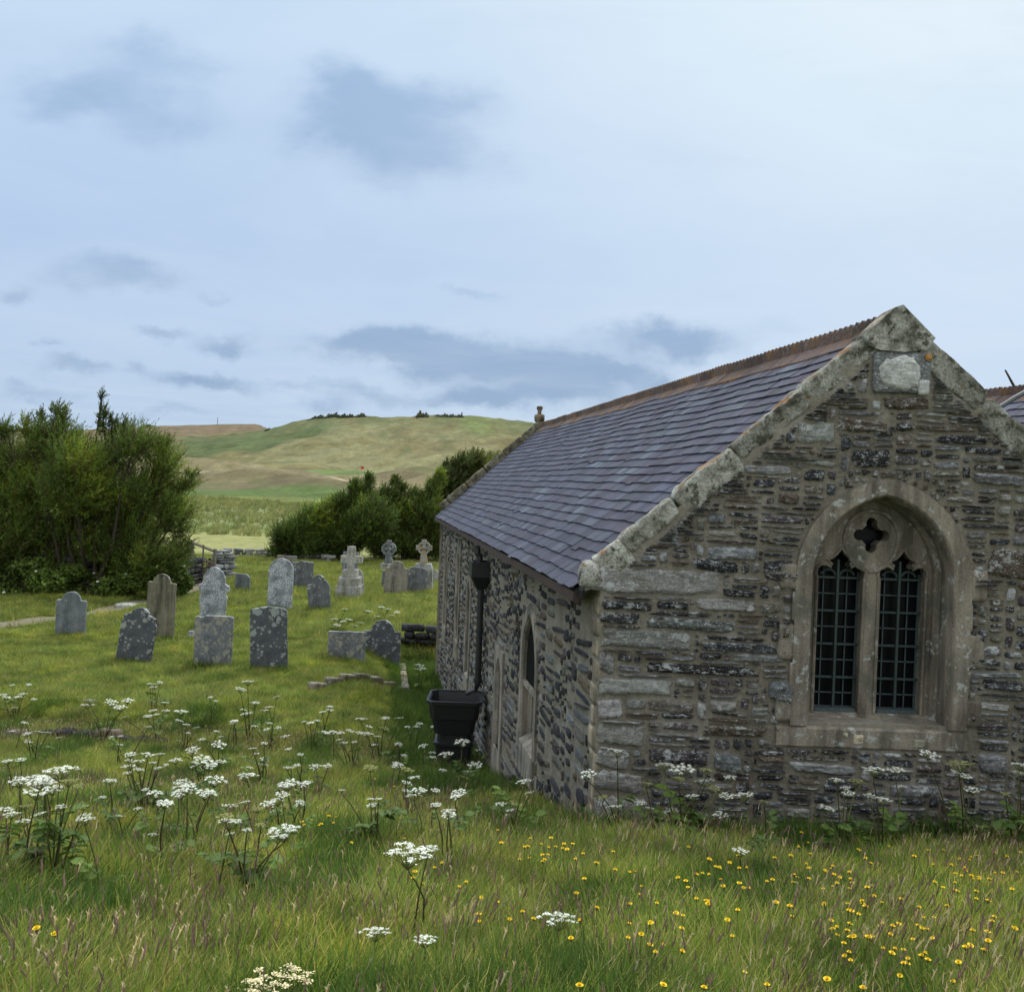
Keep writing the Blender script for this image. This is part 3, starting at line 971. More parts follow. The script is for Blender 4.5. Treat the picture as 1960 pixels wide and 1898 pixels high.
def slates(mb, uvs, apex, side, t0, t1, slope_len, gauge, rg, hue=1.0):
    """overlapping slates on one slope; apex at depth 0 of the ridge line"""
    d = np.array([side * CT, 0, -ST]); E = np.array([e2.x, 1, 0])
    nn = np.cross(E, d) if side > 0 else np.cross(d, E)
    nn /= np.linalg.norm(nn)
    if nn[2] < 0: nn = -nn
    sag = lambda tt, ss: .010 * math.sin(tt * 1.35 + .8) * math.sin(ss * 1.1 + .3) + .006 * math.sin(tt * 3.3 + ss * 2.1) - .012 * math.sin(math.pi * min(1, ss / slope_len))
    n = int(slope_len / gauge)
    for r in range(n):
        s1 = slope_len - r * gauge; s0 = max(0.02, s1 - gauge * 1.9)
        t = t0 - rg.random() * .22
        while t < t1:
            w = rg.uniform(.15, .27)
            a, b = max(t, t0), min(t + w - .005, t1)
            t += w
            if b - a < .03: continue
            j = rg.normal() * .005 + (.05 * rg.random() if rg.random() < .012 else 0); lift = .022 + rg.random() * .008
            V = []
            for (tt, ss, up) in ((a, s1 + j, lift), (b, s1 + j + rg.normal() * .003, lift), (b, s0, .0), (a, s0, .0)):
                V.append(apex + E * tt + d * ss + nn * (up + sag(tt, ss)))
            for (tt, ss) in ((a, s1 + j), (b, s1 + j)):
                V.append(apex + E * tt + d * ss + nn * (lift - .014 + sag(tt, ss)))
            u = rg.random()
            base = np.array((.060, .055, .074)) if u < .55 else np.array((.070, .071, .085)) if u < .8 else np.array((.056, .045, .058)) if u < .95 else np.array((.095, .102, .115))
            mb.add(V, [(0, 1, 2, 3), (4, 5, 1, 0)], base * rg.uniform(.72, 1.25) * hue * np.array([.77, .83, .89]))
            uvs += [(tt, ss, 0) for tt, ss in ((a, s1), (b, s1), (b, s0), (a, s0), (a, s1), (b, s1))]


def set_uv(o, uvs):
    at = o.data.attributes.new('slope_co', 'FLOAT_VECTOR', 'POINT')
    at.data.foreach_set('vector', np.asarray(uvs, float).ravel())


SL = HALF / CT + .24
ROOFDROP = .085


def ridge_tiles(mb, ax, az, t0, t1, rg):
    E = np.array([e2.x, 1, 0]); En = E / np.linalg.norm(E)
    n = int((t1 - t0) / .46)
    for k in range(n):
        a = t0 + k * (t1 - t0) / n; b = t0 + (k + 1) * (t1 - t0) / n - .008
        tint = np.array((.095, .066, .054)) * rg.uniform(.7, 1.3)
        lift = rg.normal() * .004
        A = np.array([ax, D0, az + lift])
        for side in (-1, 1):
            d = np.array([side * CT, 0, -ST])
            V = [A + E * a, A + E * b, A + E * b + d * .21, A + E * a + d * .21]
            V += [v - np.array([0, 0, .03]) for v in V]
            mb.add(V, [(0, 1, 2, 3), (3, 2, 6, 7), (0, 3, 7, 4), (1, 5, 6, 2)], tint)
        # crest with rounded cockscomb
        m = 5
        wv = (b - a) / m
        for j in range(m):
            c0 = a + j * wv
            prof = [(0, -.03), (0, .055), (.10, .085), (.25, .105), (.5, .112), (.65, .105), (.78, .085), (.84, .05), (1, .05), (1, -.03)]
            V = []
            for sgn in (-1, 1):
                for (u, z) in prof: V.append(A + E * (c0 + u * wv) + np.array([sgn * .016, 0, z]))
            k_ = len(prof)
            mb.add(V, [tuple(range(k_)), tuple(reversed(range(k_, 2 * k_)))] + [(i, k_ + i, k_ + i + 1, i + 1) for i in range(k_ - 1)], tint)


def build_roof():
    rg = np.random.default_rng(21)
    az = AZ - ROOFDROP / CT - .07
    apex = np.array([AX, D0, az])
    deck = MB()
    for side in (-1, 1):
        d = np.array([side * CT, 0, -ST]); E = np.array([e2.x, 1, 0])
        dn = np.array([0, 0, -.02])
        L = SL - .05 if side < 0 else HALF / CT
        V = [apex + E * .05 + dn, apex + E * (LEN - .15) + dn, apex + E * (LEN - .15) + d * L + dn, apex + E * .05 + d * L + dn]
        V += [v - np.array([0, 0, .06]) for v in V]
        deck.add(V, [(0, 1, 2, 3), (7, 6, 5, 4), (3, 2, 6, 7), (0, 3, 7, 4), (1, 5, 6, 2)], (.05, .04, .04))
    roof = deck.build('roof', M['fascia'], ROOT)
    mb, uvs = MB(), []
    slates(mb, uvs, apex, -1, .235, LEN - .25, SL, SL / 24.3, rg)
    sl = mb.build('slates', M['slate'], roof); set_uv(sl, uvs)
    mb, uvs = MB(), []
    slates(mb, uvs, apex, 1, .235, LEN - .25, HALF / CT, SL / 20, rg)
    s2 = mb.build('slates', M['slate'], roof); set_uv(s2, uvs)
    mb = MB(); ridge_tiles(mb, AX, az + .035, .20, LEN - .28, rg); mb.build('ridge_tiles', M['tile'], roof)
    # second, parallel roof behind on the right (nave)
    off = 4.45
    ap2 = np.array([AX + off, D0, az + .02])
    mb, uvs = MB(), []
    slates(mb, uvs, ap2, -1, 1.2, LEN, 2.9, SL / 22, rg, 1.05)
    slates(mb, uvs, ap2, 1, 1.2, LEN, 3.2, .3, rg, 1.05)
    nv = mb.build('nave_roof', M['slate'], ROOT); set_uv(nv, uvs)
    nt = MB(); ridge_tiles(nt, AX + off, az + .06, 1.2, LEN, rg); nt.build('ridge_tiles', M['tile'], nv)
    # pale lead strip crossing the nave slope and the broken pole on its ridge
    st = MB()
    a = P(1908, 783, 11.6); b = P(1985, 738, 10.4)
    tube(st, [a, a.lerp(b, .5) + Vector((0, 0, .01)), b], .03, 6)
    st.build('flashing', M['paleled'], nv)
    po = MB(); a = P(1944, 745, 12.4); b = P(1924, 708, 12.4)
    tube(po, [a, b], [.022, .012], 6); po.build('broken_pole', M['bark'], nv)


def lancet(mb_frame, mb_glass, t, half, zb, zapex, fr=.14, rec=.24, square=None, head_shade=False):
    a0 = half; R = half * 1.6
    rise_ = math.sqrt(R * R - (R - a0) ** 2)
    zs = zapex - rise_
    L = lambda h, n, b=0: [mp_s(p, q, n).ravel() for p, q in arch(t, zb - b, zs, h, R, a0, 7)]
    if square:
        # square-headed outer frame: a flat plate with an arched hole
        w2, ztop, zbot = square
        prism(mb_frame, [[(t - w2, zbot), (t + w2, zbot), (t + w2, ztop), (t - w2, ztop)], arch(t, zb, zs, half + .03, R, a0, 7)], mp_s, .03, -.05)
        loft(mb_frame, [L(half + .03, .03), L(half, -.02), L(half, -.07), L(half - .05, -.10), L(half - .05, -rec)])
    else:
        loft(mb_frame, [L(half + fr, -.03, .0), L(half + fr, .028), L(half + .02, .028), L(half, .0), L(half, -.07), L(half - .05, -.11), L(half - .05, -rec)])
        # sloping sill
        c = [mp_s(t - half - .06, zb, .03), mp_s(t + half + .06, zb, .03), mp_s(t + half + .06, zb + .16, -rec), mp_s(t - half - .06, zb + .16, -rec), mp_s(t - half - .06, zb - .36, .03), mp_s(t + half + .06, zb - .36, .03)]
        mb_frame.add(np.array([x.ravel() for x in c]), [(0, 1, 2, 3), (4, 5, 1, 0)])
        for sg in (-1, 1):
            tt = t + sg * (half + .06)
            mb_frame.add(np.array([mp_s(tt, zb, .03).ravel(), mp_s(tt, zb + .16, -rec).ravel(), mp_s(tt, zb - .36, -rec).ravel(), mp_s(tt, zb - .36, .03).ravel()]), [(0, 1, 2, 3)])
    if head_shade:      # black sheet painting in the shade of the arch head, above a transom
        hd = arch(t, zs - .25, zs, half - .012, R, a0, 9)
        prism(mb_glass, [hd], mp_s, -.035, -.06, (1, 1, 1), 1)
        c = mp_s(t, zs - .27, -.03).ravel()
        box(mb_frame, c, ((e2.x * (half - .01), half - .01, 0), tuple(_nrm * .04), (0, 0, .025)))
    g = arch(t, zb, zs, half, R, a0, 7)
    prism(mb_glass, [g], mp_s, -rec, -rec - .02)
    return arch(t, zb, zs, half + .03, R, a0, 7)


def wall_t(x):   # depth along the side wall seen at column x
    lo, hi = 0.0, 16.
    for _ in range(40):
        m = (lo + hi) / 2
        v = Vector((CORNX + e2.x * m, D0 + m, -2.))
        u = CX + F * (v.dot(_rc)) / (-(v.dot(_B)))
        if u > x: lo = m
        else: hi = m
    return lo


def wz(x, y, off=0):   # height on the side wall at pixel
    t = wall_t(x)
    return t, P(x, y, D0 + t).z


def build_side():
    holes = []
    W = [  # column of the near jamb, apex y, sill y, half width
        (1015, 1178, 1432, .40, None), (960, 1262, 1432, .20, 'sq'), (899, 1112, 1292, .22, None), (878, 1050, 1226, .24, None), (855, 1040, 1200, .30, None)]
    specs = []
    for (x, ya, yb, hf, kind) in W:
        t, za = wz(x, ya); zb = P(x, yb, D0 + t).z
        specs.append((t, za, zb, hf, kind))
    for k, (t, za, zb, hf, kind) in enumerate(specs):
        fr, gl = MB(), MB()
        sq = (hf + .19, za + .16, zb - .55) if kind else None
        holes.append(lancet(fr, gl, t, hf, zb, za, square=sq, head_shade=k < 1))
        nm = 'doorway' if kind else 'lancet_window'
        fo = fr.build(nm, M['pale'], ROOT)
        fo['label'] = ['nearest narrow lancet with dark pointed head', 'square-headed pale stone frame with small arch', 'lancet half hidden by the downpipe', 'second lancet from the far corner', 'lancet nearest the far corner'][k]
        g = gl.build('glass', [M['glass'], M['shade_black']] if k == 0 else M['glass'], fo)
        if k == 0:
            mu = MB()
            c = mp_s(t, (zb + za) / 2 - .15, -.17).ravel()
            box(mu, c, ((e2.x * .03, .03, 0), tuple(_nrm * .05), (0, 0, (za - zb) / 2 - .12)))
            mu.build('mullion', M['pale'], fo)
    top = AZ - (HALF) * TAN - .30
    mo = MB()
    prism(mo, [[(0, BASEZ), (LEN, BASEZ), (LEN, top), (0, top)]] + holes, mp_s, 0, -.45)
    # remaining shell: far gable and right-hand walls
    for (pa, pb) in (((CORNX + e2.x * LEN, D0 + LEN), (RIGHTX + e2.x * LEN, D0 + LEN)), ((RIGHTX, D0), (RIGHTX + e2.x * LEN, D0 + LEN))):
        pass
    sw = mo.build('side_wall', M['mortar'], ROOT)
    fgw = MB()
    mpf = lambda p, q, n: mp_g(p + e2.x * LEN, q, n - LEN)
    prism(fgw, [[(CORNX, BASEZ), (RIGHTX + 4.4, BASEZ), (RIGHTX + 4.4, wall_top(RIGHTX)), (RIGHTX, wall_top(RIGHTX)), (AX, wall_top(AX)), (CORNX, wall_top(CORNX))]], mpf, 0, .4)
    fgw.build('far_gable_wall', M['mortar'], ROOT)
    ng = MB()
    nc = AX + 4.45 + e2.x * 1.2
    rk = lambda p: AZ - ROOFDROP / CT - .16 - np.abs(np.asarray(p) - nc) * TAN
    x0n, x1n = RIGHTX - .25, nc + 2.7
    mpn = lambda p, q, n: mp_g(p, q, n - 1.22)
    prism(ng, [[(x0n, BASEZ), (x1n, BASEZ), (x1n, float(rk(x1n))), (nc, float(rk(nc))), (x0n, float(rk(x0n)))]], mpn, 0, -.4)
    ngo = ng.build('nave_gable_wall', M['mortar'], ROOT)
    rgn = np.random.default_rng(77)
    ns = MB()
    for k, (p, q, w, h) in enumerate(pack(lambda p, q: (q < rk(p) - .05) & (p > x0n + .02) & (p < x1n - .02), x0n, x1n, -3.9, AZ, .02,
                                          lambda r, p, q: (r.uniform(.15, .5), r.uniform(.04, .12)), rgn)):
        stone(ns, mpn, p, q, max(.03, w - .022), max(.018, h - .02), PAL[['dark', 'grey', 'brown', 'purp', 'gran', 'olive'][rgn.integers(6)]], rgn.uniform(.014, .035), 20000 + k, 0, (8, 6))
    ns.build('stonework', M['rubble'], ngo, smooth=True)
    nco = MB()
    for side in (-1, 1):
        Ln = (2.75 if side > 0 else nc - x0n) / CT
        d = np.array([side * CT, 0, -ST]); nn = np.array([side * ST, 0, CT])
        for j in range(5):
            c = np.array([nc, D0 + 1.30, AZ - .02]) + d * Ln * (j + .5) / 5 - nn * .10
            rock(nco, c, (d * (Ln / 10 - .003), (0, .13, 0), nn * .10), (1, 1, .95), 700 + j + 9 * side, .015, (12, 5, 6), 12, 5)
    nco.build('coping', M['coping'], ngo, smooth=True)
    rg = np.random.default_rng(31)

    def mask(p, q):
        ok = (p > .16) & (p < LEN - .12) & (q < top) & (q > BASEZ + .4)
        for (t, za, zb, hf, kind) in specs:
            w = hf + (.2 if kind else .15)
            ok &= ~((np.abs(p - t) < w) & (q > zb - (.56 if kind else .37)) & (q < za + (.17 if kind else -.08)))
            ok &= ~((np.abs(p - t) < w * .6) & (q > za - .1) & (q < za + .14))
        return ok

    def size(r, p, q):
        u = r.random()
        if u < .6: return r.uniform(.34, .75), r.uniform(.08, .15)
        if u < .88: return r.uniform(.25, .5), r.uniform(.12, .21)
        return r.uniform(.05, .1), r.uniform(.03, .07)
    st = pack(mask, 0, LEN, -5.3, top, .02, size, rg)
    mb = MB()
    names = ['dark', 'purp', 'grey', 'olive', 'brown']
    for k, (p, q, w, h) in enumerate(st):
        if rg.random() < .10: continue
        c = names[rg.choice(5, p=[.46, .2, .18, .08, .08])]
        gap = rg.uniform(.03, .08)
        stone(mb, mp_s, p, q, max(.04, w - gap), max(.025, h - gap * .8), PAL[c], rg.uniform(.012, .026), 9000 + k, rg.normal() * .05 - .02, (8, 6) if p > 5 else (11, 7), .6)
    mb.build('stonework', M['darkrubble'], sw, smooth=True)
    # granite quoins round the near corner
    q = MB()
    z = -3.7; k = 0
    while z < top - .08:
        h = rg.uniform(.16, .26)
        ww = rg.uniform(.14, .24)
        c = mp_s(ww / 2 - .004, z + h / 2, -.05).ravel()
        rock(q, c, ((e2.x * ww / 2, ww / 2, 0), tuple(_nrm * .062), (0, 0, h / 2 - .008)), np.array([1.15, 1.08, .95]) * rg.uniform(.85, 1.2), 300 + k, .008, (5, 3, 5), 9, 5)
        z += h; k += 1
    q.build('quoins', M['pale'], sw, smooth=True)
    # eaves gutter, hopper and downpipe
    gut = MB()
    ex = SL - .03
    gx = lambda t, s, dz: np.array([AX, D0, AZ - ROOFDROP / CT - .07]) + np.array([e2.x, 1, 0]) * t + np.array([-CT, 0, -ST]) * s + np.array([0, 0, dz])
    prof = [(ex + .02, -.02), (ex + .03, -.10), (ex - .02, -.15), (ex - .10, -.15), (ex - .12, -.06)]
    loft(gut, [[gx(t, s, dz) for s, dz in prof] for t in (.24, 5, 10, LEN + .02)])
    gut.add([gx(.24, s, dz) for s, dz in prof], [(0, 1, 2, 3, 4)])
    gut.add([gx(.24, SL - .05, -.03), gx(LEN, SL - .05, -.03), gx(LEN, HALF / CT - .05, -.12), gx(.24, HALF / CT - .05, -.12)], [(0, 1, 2, 3)])
    gut.build('gutter', M['fascia'], ROOT)
    pt = 6.55
    dp = MB()
    pz = lambda q, n, t=pt: Vector(mp_s(t, q, n).ravel())
    zh = P(912, 1090, D0 + pt).z
    zb = P(912, 1322, D0 + pt).z
    tube(dp, [pz(zh - .15, .12), pz(zb + .12, .12), pz(zb + .02, .16), pz(zb - .04, .30)], .052, 10)
    for zz in (zh - .42, (zh + zb) / 2, zb + .18): tube(dp, [pz(zz - .03, .12), pz(zz + .03, .12)], .066, 10)
    dpo = dp.build('downpipe', M['iron'], ROOT, smooth=False)
    hp = MB()
    bx = []
    for (dz, w, n0, n1) in ((-.30, .07, .05, .19), (-.10, .19, .0, .30), (.14, .19, .0, .30), (.14, .15, .03, .27), (-.02, .15, .03, .27)):
        bx.append([mp_s(pt - w, zh + dz, n0).ravel(), mp_s(pt + w, zh + dz, n0).ravel(), mp_s(pt + w, zh + dz, n1).ravel(), mp_s(pt - w, zh + dz, n1).ravel()])
    loft(hp, bx, closed=True)
    ez = AZ - ROOFDROP / CT - .07 - SL * ST - .13
    tube(hp, [pz(ez + .05, .20), pz(ez - .08, .20), pz(zh + .22, .16), pz(zh + .0, .15)], .052, 10)
    hp.build('hopper_head', M['iron'], dpo)
    # small black vent pipe at the foot of the wall
    vp = MB(); tv, zv = wz(992, 1500)
    tube(vp, [pz(zv - .4, .14, tv), pz(zv, .14, tv), pz(zv + .08, .10, tv), pz(zv + .09, .03, tv), pz(zv + .05, -.02, tv)], .045, 10)
    vp.build('vent_pipe', M['iron'], ROOT)


def build_window():
    # moulded surround: flat face, then chamfer and hollow down to the tracery
    fr = MB()
    L = lambda h, n: [mp_g(p, q, n).ravel() for p, q in arch(WX, WSILL - .02, WSPR, h, WR, WHALF, 14)]
    loft(fr, [L(WHALF + FRW, -.02), L(WHALF + FRW, .035), L(WHALF + .015, .035), L(WHALF, .02), L(WHALF - .02, -.05), L(WHALF - .025, -.13), L(WHALF - .012, -.19), L(WHALF - .045, -.25), L(WHALF - .05, -.46)])
    win = fr.build('gable_window', M['dressed'], ROOT)
    win['label'] = 'two-light pointed window with tracery and green iron bars'
    # jamb blocks bonded into the wall
    rg = np.random.default_rng(8)
    for side in (-1, 1):
        jb = MB()
        z = WSILL
        k = 0
        while z < WSPR + .05:
            h = rg.uniform(.22, .34)
            ext = .13 if k % 2 == 0 else .02
            x = WX + side * (WHALF + FRW + ext / 2 - .012)
            rock(jb, (x, D0 - .0, z + h / 2), ((ext / 2 + .012, 0, 0), (0, .033, 0), (0, 0, h / 2 - .006)), np.array([1, 1, 1]) * rg.uniform(.85, 1.2), 60 + k + 20 * side, .004, (4, 2, 6), 10)
            z += h; k += 1
        jb.build('jamb_stones', M['dressed'], win, smooth=True)
    # sill block
    sb = MB()
    s0 = WHALF + FRW + .065; WX0 = WX - .045
    zt, zbm = WSILL, SILLB
    lz0 = P(1655, 1358, D0 + .41).z
    V = []
    for x in np.linspace(WX0 - s0, WX0 + s0, 13):
        j = .004 * math.sin(x * 21)
        for (n, z) in ((-.46, lz0 + .02), (-.30, lz0 - .005), (.0, zt - .03), (.022, zt - .05), (.024 + j, zbm + .02), (.01, zbm), (-.05, zbm - .005)):
            V.append(mp_g(x, z, n).ravel())
    sb.add(V, grid_faces(13, 7), (1.05, 1.05, 1.05))
    for x in (WX0 - s0, WX0 + s0):
        sb.add([mp_g(x, z, n).ravel() for (n, z) in ((-.46, lz0 + .02), (-.30, lz0 - .005), (.0, zt - .03), (.022, zt - .05), (.024, zbm + .02), (.01, zbm), (-.05, zbm - .005), (-.46, zbm))], [tuple(range(8))], (1, 1, 1))
    for (dx, dz, w, h) in ((-.16, -.06, .11, .12), (.36, -.08, .12, .09), (-.27, -.03, .05, .05)):
        stone(sb, lambda p, q, n: mp_g(p, q, n + .02), WX + dx, zt + dz - .06, w, h, (2.4, 2.5, 2.3), .008, int(dx * 100) + 500, 0, (7, 6))
    sb.build('sill', M['dressed'], win)
    # tracery plate with two cusped ogee lights and a quatrefoil
    tr = MB()
    lz0 = P(1655, 1358, D0 + .41).z
    zsp = P(1660, 1106, D0 + .41).z
    LX = {-1: P(1594, 1230, D0 + .41).x, 1: P(1711, 1230, D0 + .41).x}
    lights = []
    for sx in (-1, 1):
        cx = LX[sx]
        hw = .208
        half_ = [(hw, lz0), (hw, zsp), (hw + .012, zsp + .045), (hw + .002, zsp + .09), (hw - .035, zsp + .122), (hw - .085, zsp + .122), (hw - .122, zsp + .098), (hw - .126, zsp + .125), (hw - .09, zsp + .16), (.07, zsp + .19), (.034, zsp + .225), (0, zsp + .27)]
        lp = [(cx + a, b) for a, b in half_] + [(cx - a, b) for a, b in reversed(half_[:-1])]
        lights.append(lp)
    qv = P(1667, 1024, D0 + .3)
    qc = (qv.x, qv.z)
    qf = []
    for k in range(4):
        a0 = math.pi / 2 * k
        cxq, czq = qc[0] + .105 * math.cos(a0), qc[1] + .105 * math.sin(a0)
        for j in range(9):
            t = a0 - 2.0 + 4.0 * j / 8
            qf.append((cxq + .050 * math.cos(t), czq + .050 * math.sin(t)))
    outer = arch(WX, WSILL - .03, WSPR, WHALF - .02, WR, WHALF, 14)
    prism(tr, [outer] + lights + [qf], mp_g, -.29, -.42)
    # raised moulding ribs following the lights and the quatrefoil
    for lp in lights:
        tube(tr, [Vector(mp_g(p, q, -.288).ravel()) for p, q in lp], .016, 6)
    ring = [(qc[0] + .235 * math.cos(t), qc[1] - .02 + .235 * math.sin(t) * (1.0 if math.sin(t) > 0 else 1.25)) for t in np.linspace(0, 2 * math.pi, 25)]
    tube(tr, [Vector(mp_g(p, q, -.288).ravel()) for p, q in ring], .02, 6)
    tr.build('tracery', M['dressed'], win)
    gl = MB()
    prism(gl, [arch(WX, WSILL, WSPR, WHALF - .03, WR, WHALF, 10)], mp_g, -.435, -.44)
    gl.build('glass', M['glass'], win)
    # lead cames and iron bars for each light
    for sx in (-1, 1):
        cx = LX[sx]
        ld, br = MB(), MB()
        ztop = zsp + .05
        rows = 8
        H = (zsp - lz0)
        for k in range(rows + 1):
            z = lz0 + H * k / rows
            if k % 2 == 1: box(ld, (cx, D0 + .415, z), ((.208, 0, 0), (0, .006, 0), (0, 0, .0055)))
        for u in (-.105, .105):
            box(ld, (cx + u, D0 + .415, (lz0 + ztop) / 2 + .02), ((.0048, 0, 0), (0, .006, 0), (0, 0, (ztop - lz0) / 2 + .03)))
        for u in (-.199, .199):
            box(ld, (cx + u, D0 + .412, (lz0 + ztop) / 2), ((.009, 0, 0), (0, .008, 0), (0, 0, (ztop - lz0) / 2)))
        box(ld, (cx, D0 + .36, lz0 + .012), ((.178, 0, 0), (0, .06, 0), (0, 0, .02)))
        for k in (2, 4, 6, 8):
            z = lz0 + H * k / rows
            box(br, (cx, D0 + .375, z), ((.205, 0, 0), (0, .012, 0), (0, 0, .0095)))
        box(br, (cx, D0 + .355, (lz0 + zsp) / 2 + .06), ((.0105, 0, 0), (0, .010, 0), (0, 0, H / 2 + .10)))
        for u in (-1, 1):    # scrolled head of the grille
            pts = [Vector((cx + u * (.02 + .07 * (1 - math.cos(t)) * .9), D0 + .365, zsp + .02 + .05 * math.sin(t))) for t in np.linspace(0, 3.0, 9)]
            tube(br, pts, .012, 6)
        ld.build('leading', M['lead'], win)
        br.build('iron_bars', M['bars'], win)


build_gable(); build_coping(); build_roof(); build_side(); build_window()


# water tank under the downpipe
def build_tank():
    base = Vector(mp_s(6.2, 0, .50).ravel())
    z0 = float(P(870, 1425, base.y).z); z1 = float(P(870, 1334, base.y).z)
    root = empty('water_tank', (base.x, base.y, z0), 'black tapered water tank standing under the church downpipe', 'water tank')
    def oct_(z, a, b, ch): return [(base.x + x, base.y + y, z) for x, y in ((-a + ch, -b), (a - ch, -b), (a, -b + ch), (a, b - ch), (a - ch, b), (-a + ch, b), (-a, b - ch), (-a, -b + ch))]
    h = z1 - z0
    mb = MB()
    loft(mb, [oct_(z0 + .10, .255, .235, .05), oct_(z0 + h * .3, .25, .23, .05), oct_(z0 + h * .32, .29, .27, .06), oct_(z0 + h * .62, .335, .31, .06), oct_(z0 + h * .64, .36, .33, .07), oct_(z0 + h * .93, .385, .36, .08),
              oct_(z0 + h * .95, .41, .385, .08), oct_(z1, .41, .385, .08), oct_(z1, .375, .35, .08), oct_(z0 + h * .70, .34, .31, .07), oct_(z0 + h * .68, .05, .05, .01)], closed=True)
    mb.build('tank_body', M['iron'], root)
    rm = MB()
    loft(rm, [oct_(z1 + .001, .425, .40, .08), oct_(z1 + .022, .425, .40, .08), oct_(z1 + .022, .39, .365, .08), oct_(z1 + .001, .39, .365, .08)], closed=True)
    rm.build('rim', M['iron'], root)
    ft = MB()
    loft(ft, [oct_(z0 - .5, .25, .23, .05), oct_(z0 + .05, .27, .25, .05), oct_(z0 + .06, .30, .28, .05), oct_(z0 + .10, .30, .28, .05), oct_(z0 + .11, .23, .21, .05)], closed=True)
    ft.build('plinth', M['iron'], root)


build_tank()

# ------------------------------------------------------------------ headstones
G = dict(
    slate=mat_grave('dark_slate_stone', (.115, .123, .128), (.30, .32, .30), .62, 0, .3, 1, 5.5),
    blot=mat_grave('lichen_blotched_slate', (.080, .087, .096), (.27, .29, .275), .80, 0, 0, 1, 5.0),
    heavy=mat_grave('lichen_covered_stone', (.115, .125, .135), (.25, .245, .195), 1.05, .2, 0, 1, 5.0),
    blue=mat_grave('blue_grey_slate', (.14, .155, .165), (.30, .32, .30), .45, 0, .45, 1, 5.0),
    brown=mat_grave('brown_streaked_slate', (.13, .122, .085), (.27, .29, .29), .32, 0, .95, 1, 3.8),
    white=mat_grave('pale_speckled_granite', (.17, .185, .20), (.45, .47, .48), .25, 1.0, .2, .5, 5.0),
    granite=mat_grave('weathered_granite', (.21, .205, .165), (.33, .34, .30), .42, .5, .5, .8, 5.0),
    buff=mat_grave('buff_stone', (.165, .15, .112), (.30, .30, .26), .2, .2, .8, .8, 5.0),
    orange=mat_grave('orange_lichened_granite', (.21, .20, .16), (.30, .18, .035), .66, .3, .3, 1, 5.0),
)


def top_profile(kind, w, h):
    """outline of a headstone standing on z=0, w wide, h high"""
    a = w / 2
    arc = lambda cx, cz, r, t0, t1, n=8: [(cx + r * math.cos(t0 + (t1 - t0) * k / n), cz + r * math.sin(t0 + (t1 - t0) * k / n)) for k in range(n + 1)]
    b = -.35
    if kind == 'round':
        return [(-a, b), (a, b)] + arc(0, h - a, a, 0, math.pi, 14)
    if kind == 'segment':
        s = a * .28
        return [(-a, b), (a, b), (a, h - s - .03)] + [(a * math.cos(t), h - s + s * math.sin(t)) for t in np.linspace(.15, math.pi - .15, 11)] + [(-a, h - s - .03)]
    if kind == 'shoulder':
        r = a * .62; zs = h - r
        return [(-a, b), (a, b), (a, zs - .02), (a * .96, zs + .01)] + [(r + .02, zs + .01)] + arc(0, zs, r, .12, math.pi - .12, 10) + [(-r - .02, zs + .01), (-a * .96, zs + .01), (-a, zs - .02)]
    if kind == 'ogee':
        r = a * .55; zs = h - r
        R_ = [(a, b), (a, zs - .16)] + [(a * (1 - .12 * k / 4) - .02 * math.sin(k), zs - .16 + .16 * k / 4) for k in range(1, 5)] + [(r * 1.12, zs + .05)]
        return [(-a, b)] + R_ + arc(0, zs, r, .3, math.pi - .3, 9) + [(-x, z) for x, z in reversed(R_[1:])]
    if kind == 'gothic':
        n = [(.82, b), (.82, .30 * h), (.90, .52 * h), (.78, .58 * h), (.98, .62 * h), (1.0, .70 * h), (.80, .72 * h), (.72, .74 * h), (.70, .82 * h), (.55, .91 * h), (.30, .97 * h), (0, h)]
        return [(x * a, z) for x, z in n] + [(-x * a, z) for x, z in reversed(n[:-1])]
    if kind == 'rect':
        return [(-a, b), (a, b), (a, h - .03), (a * .8, h - .005), (a * .1, h), (-a * .45, h - .012), (-a * .55, h - .045), (-a * .95, h - .03), (-a, h - .07)]
    if kind == 'flat':
        return [(-a, b), (a, b), (a, h - .01), (a - .02, h), (-a + .02, h), (-a, h - .01)]
    if kind == 'slant':
        return [(-a, b), (a, b), (a, h - .05), (a * .5, h - .02), (-a * .2, h), (-a * .4, h - .05), (-a, h - .08)]
    if kind == 'clipped':
        return [(-a, b), (a, b), (a, h - .12), (a - .12, h), (-a + .03, h), (-a, h - .03)]
    if kind == 'broken':
        r = a * .5; zs = h - r
        return [(-a * .85, b), (a, b), (a, zs - .35), (a * .93, zs - .18), (a * .75, zs - .04), (r, zs + .02)] + arc(0, zs, r, .2, math.pi - .2, 8) + [(-r, zs), (-r * 1.2, zs - .13), (-a * .98, zs - .16), (-a, zs - .5), (-a * .9, zs - .55)]
    if kind == 'lump':
        return [(-a, b), (a, b), (a, h * .45)] + [(a * math.cos(t), h * .45 + h * .55 * math.sin(t)) for t in np.linspace(.2, math.pi - .2, 9)] + [(-a, h * .45)]


FEET = []


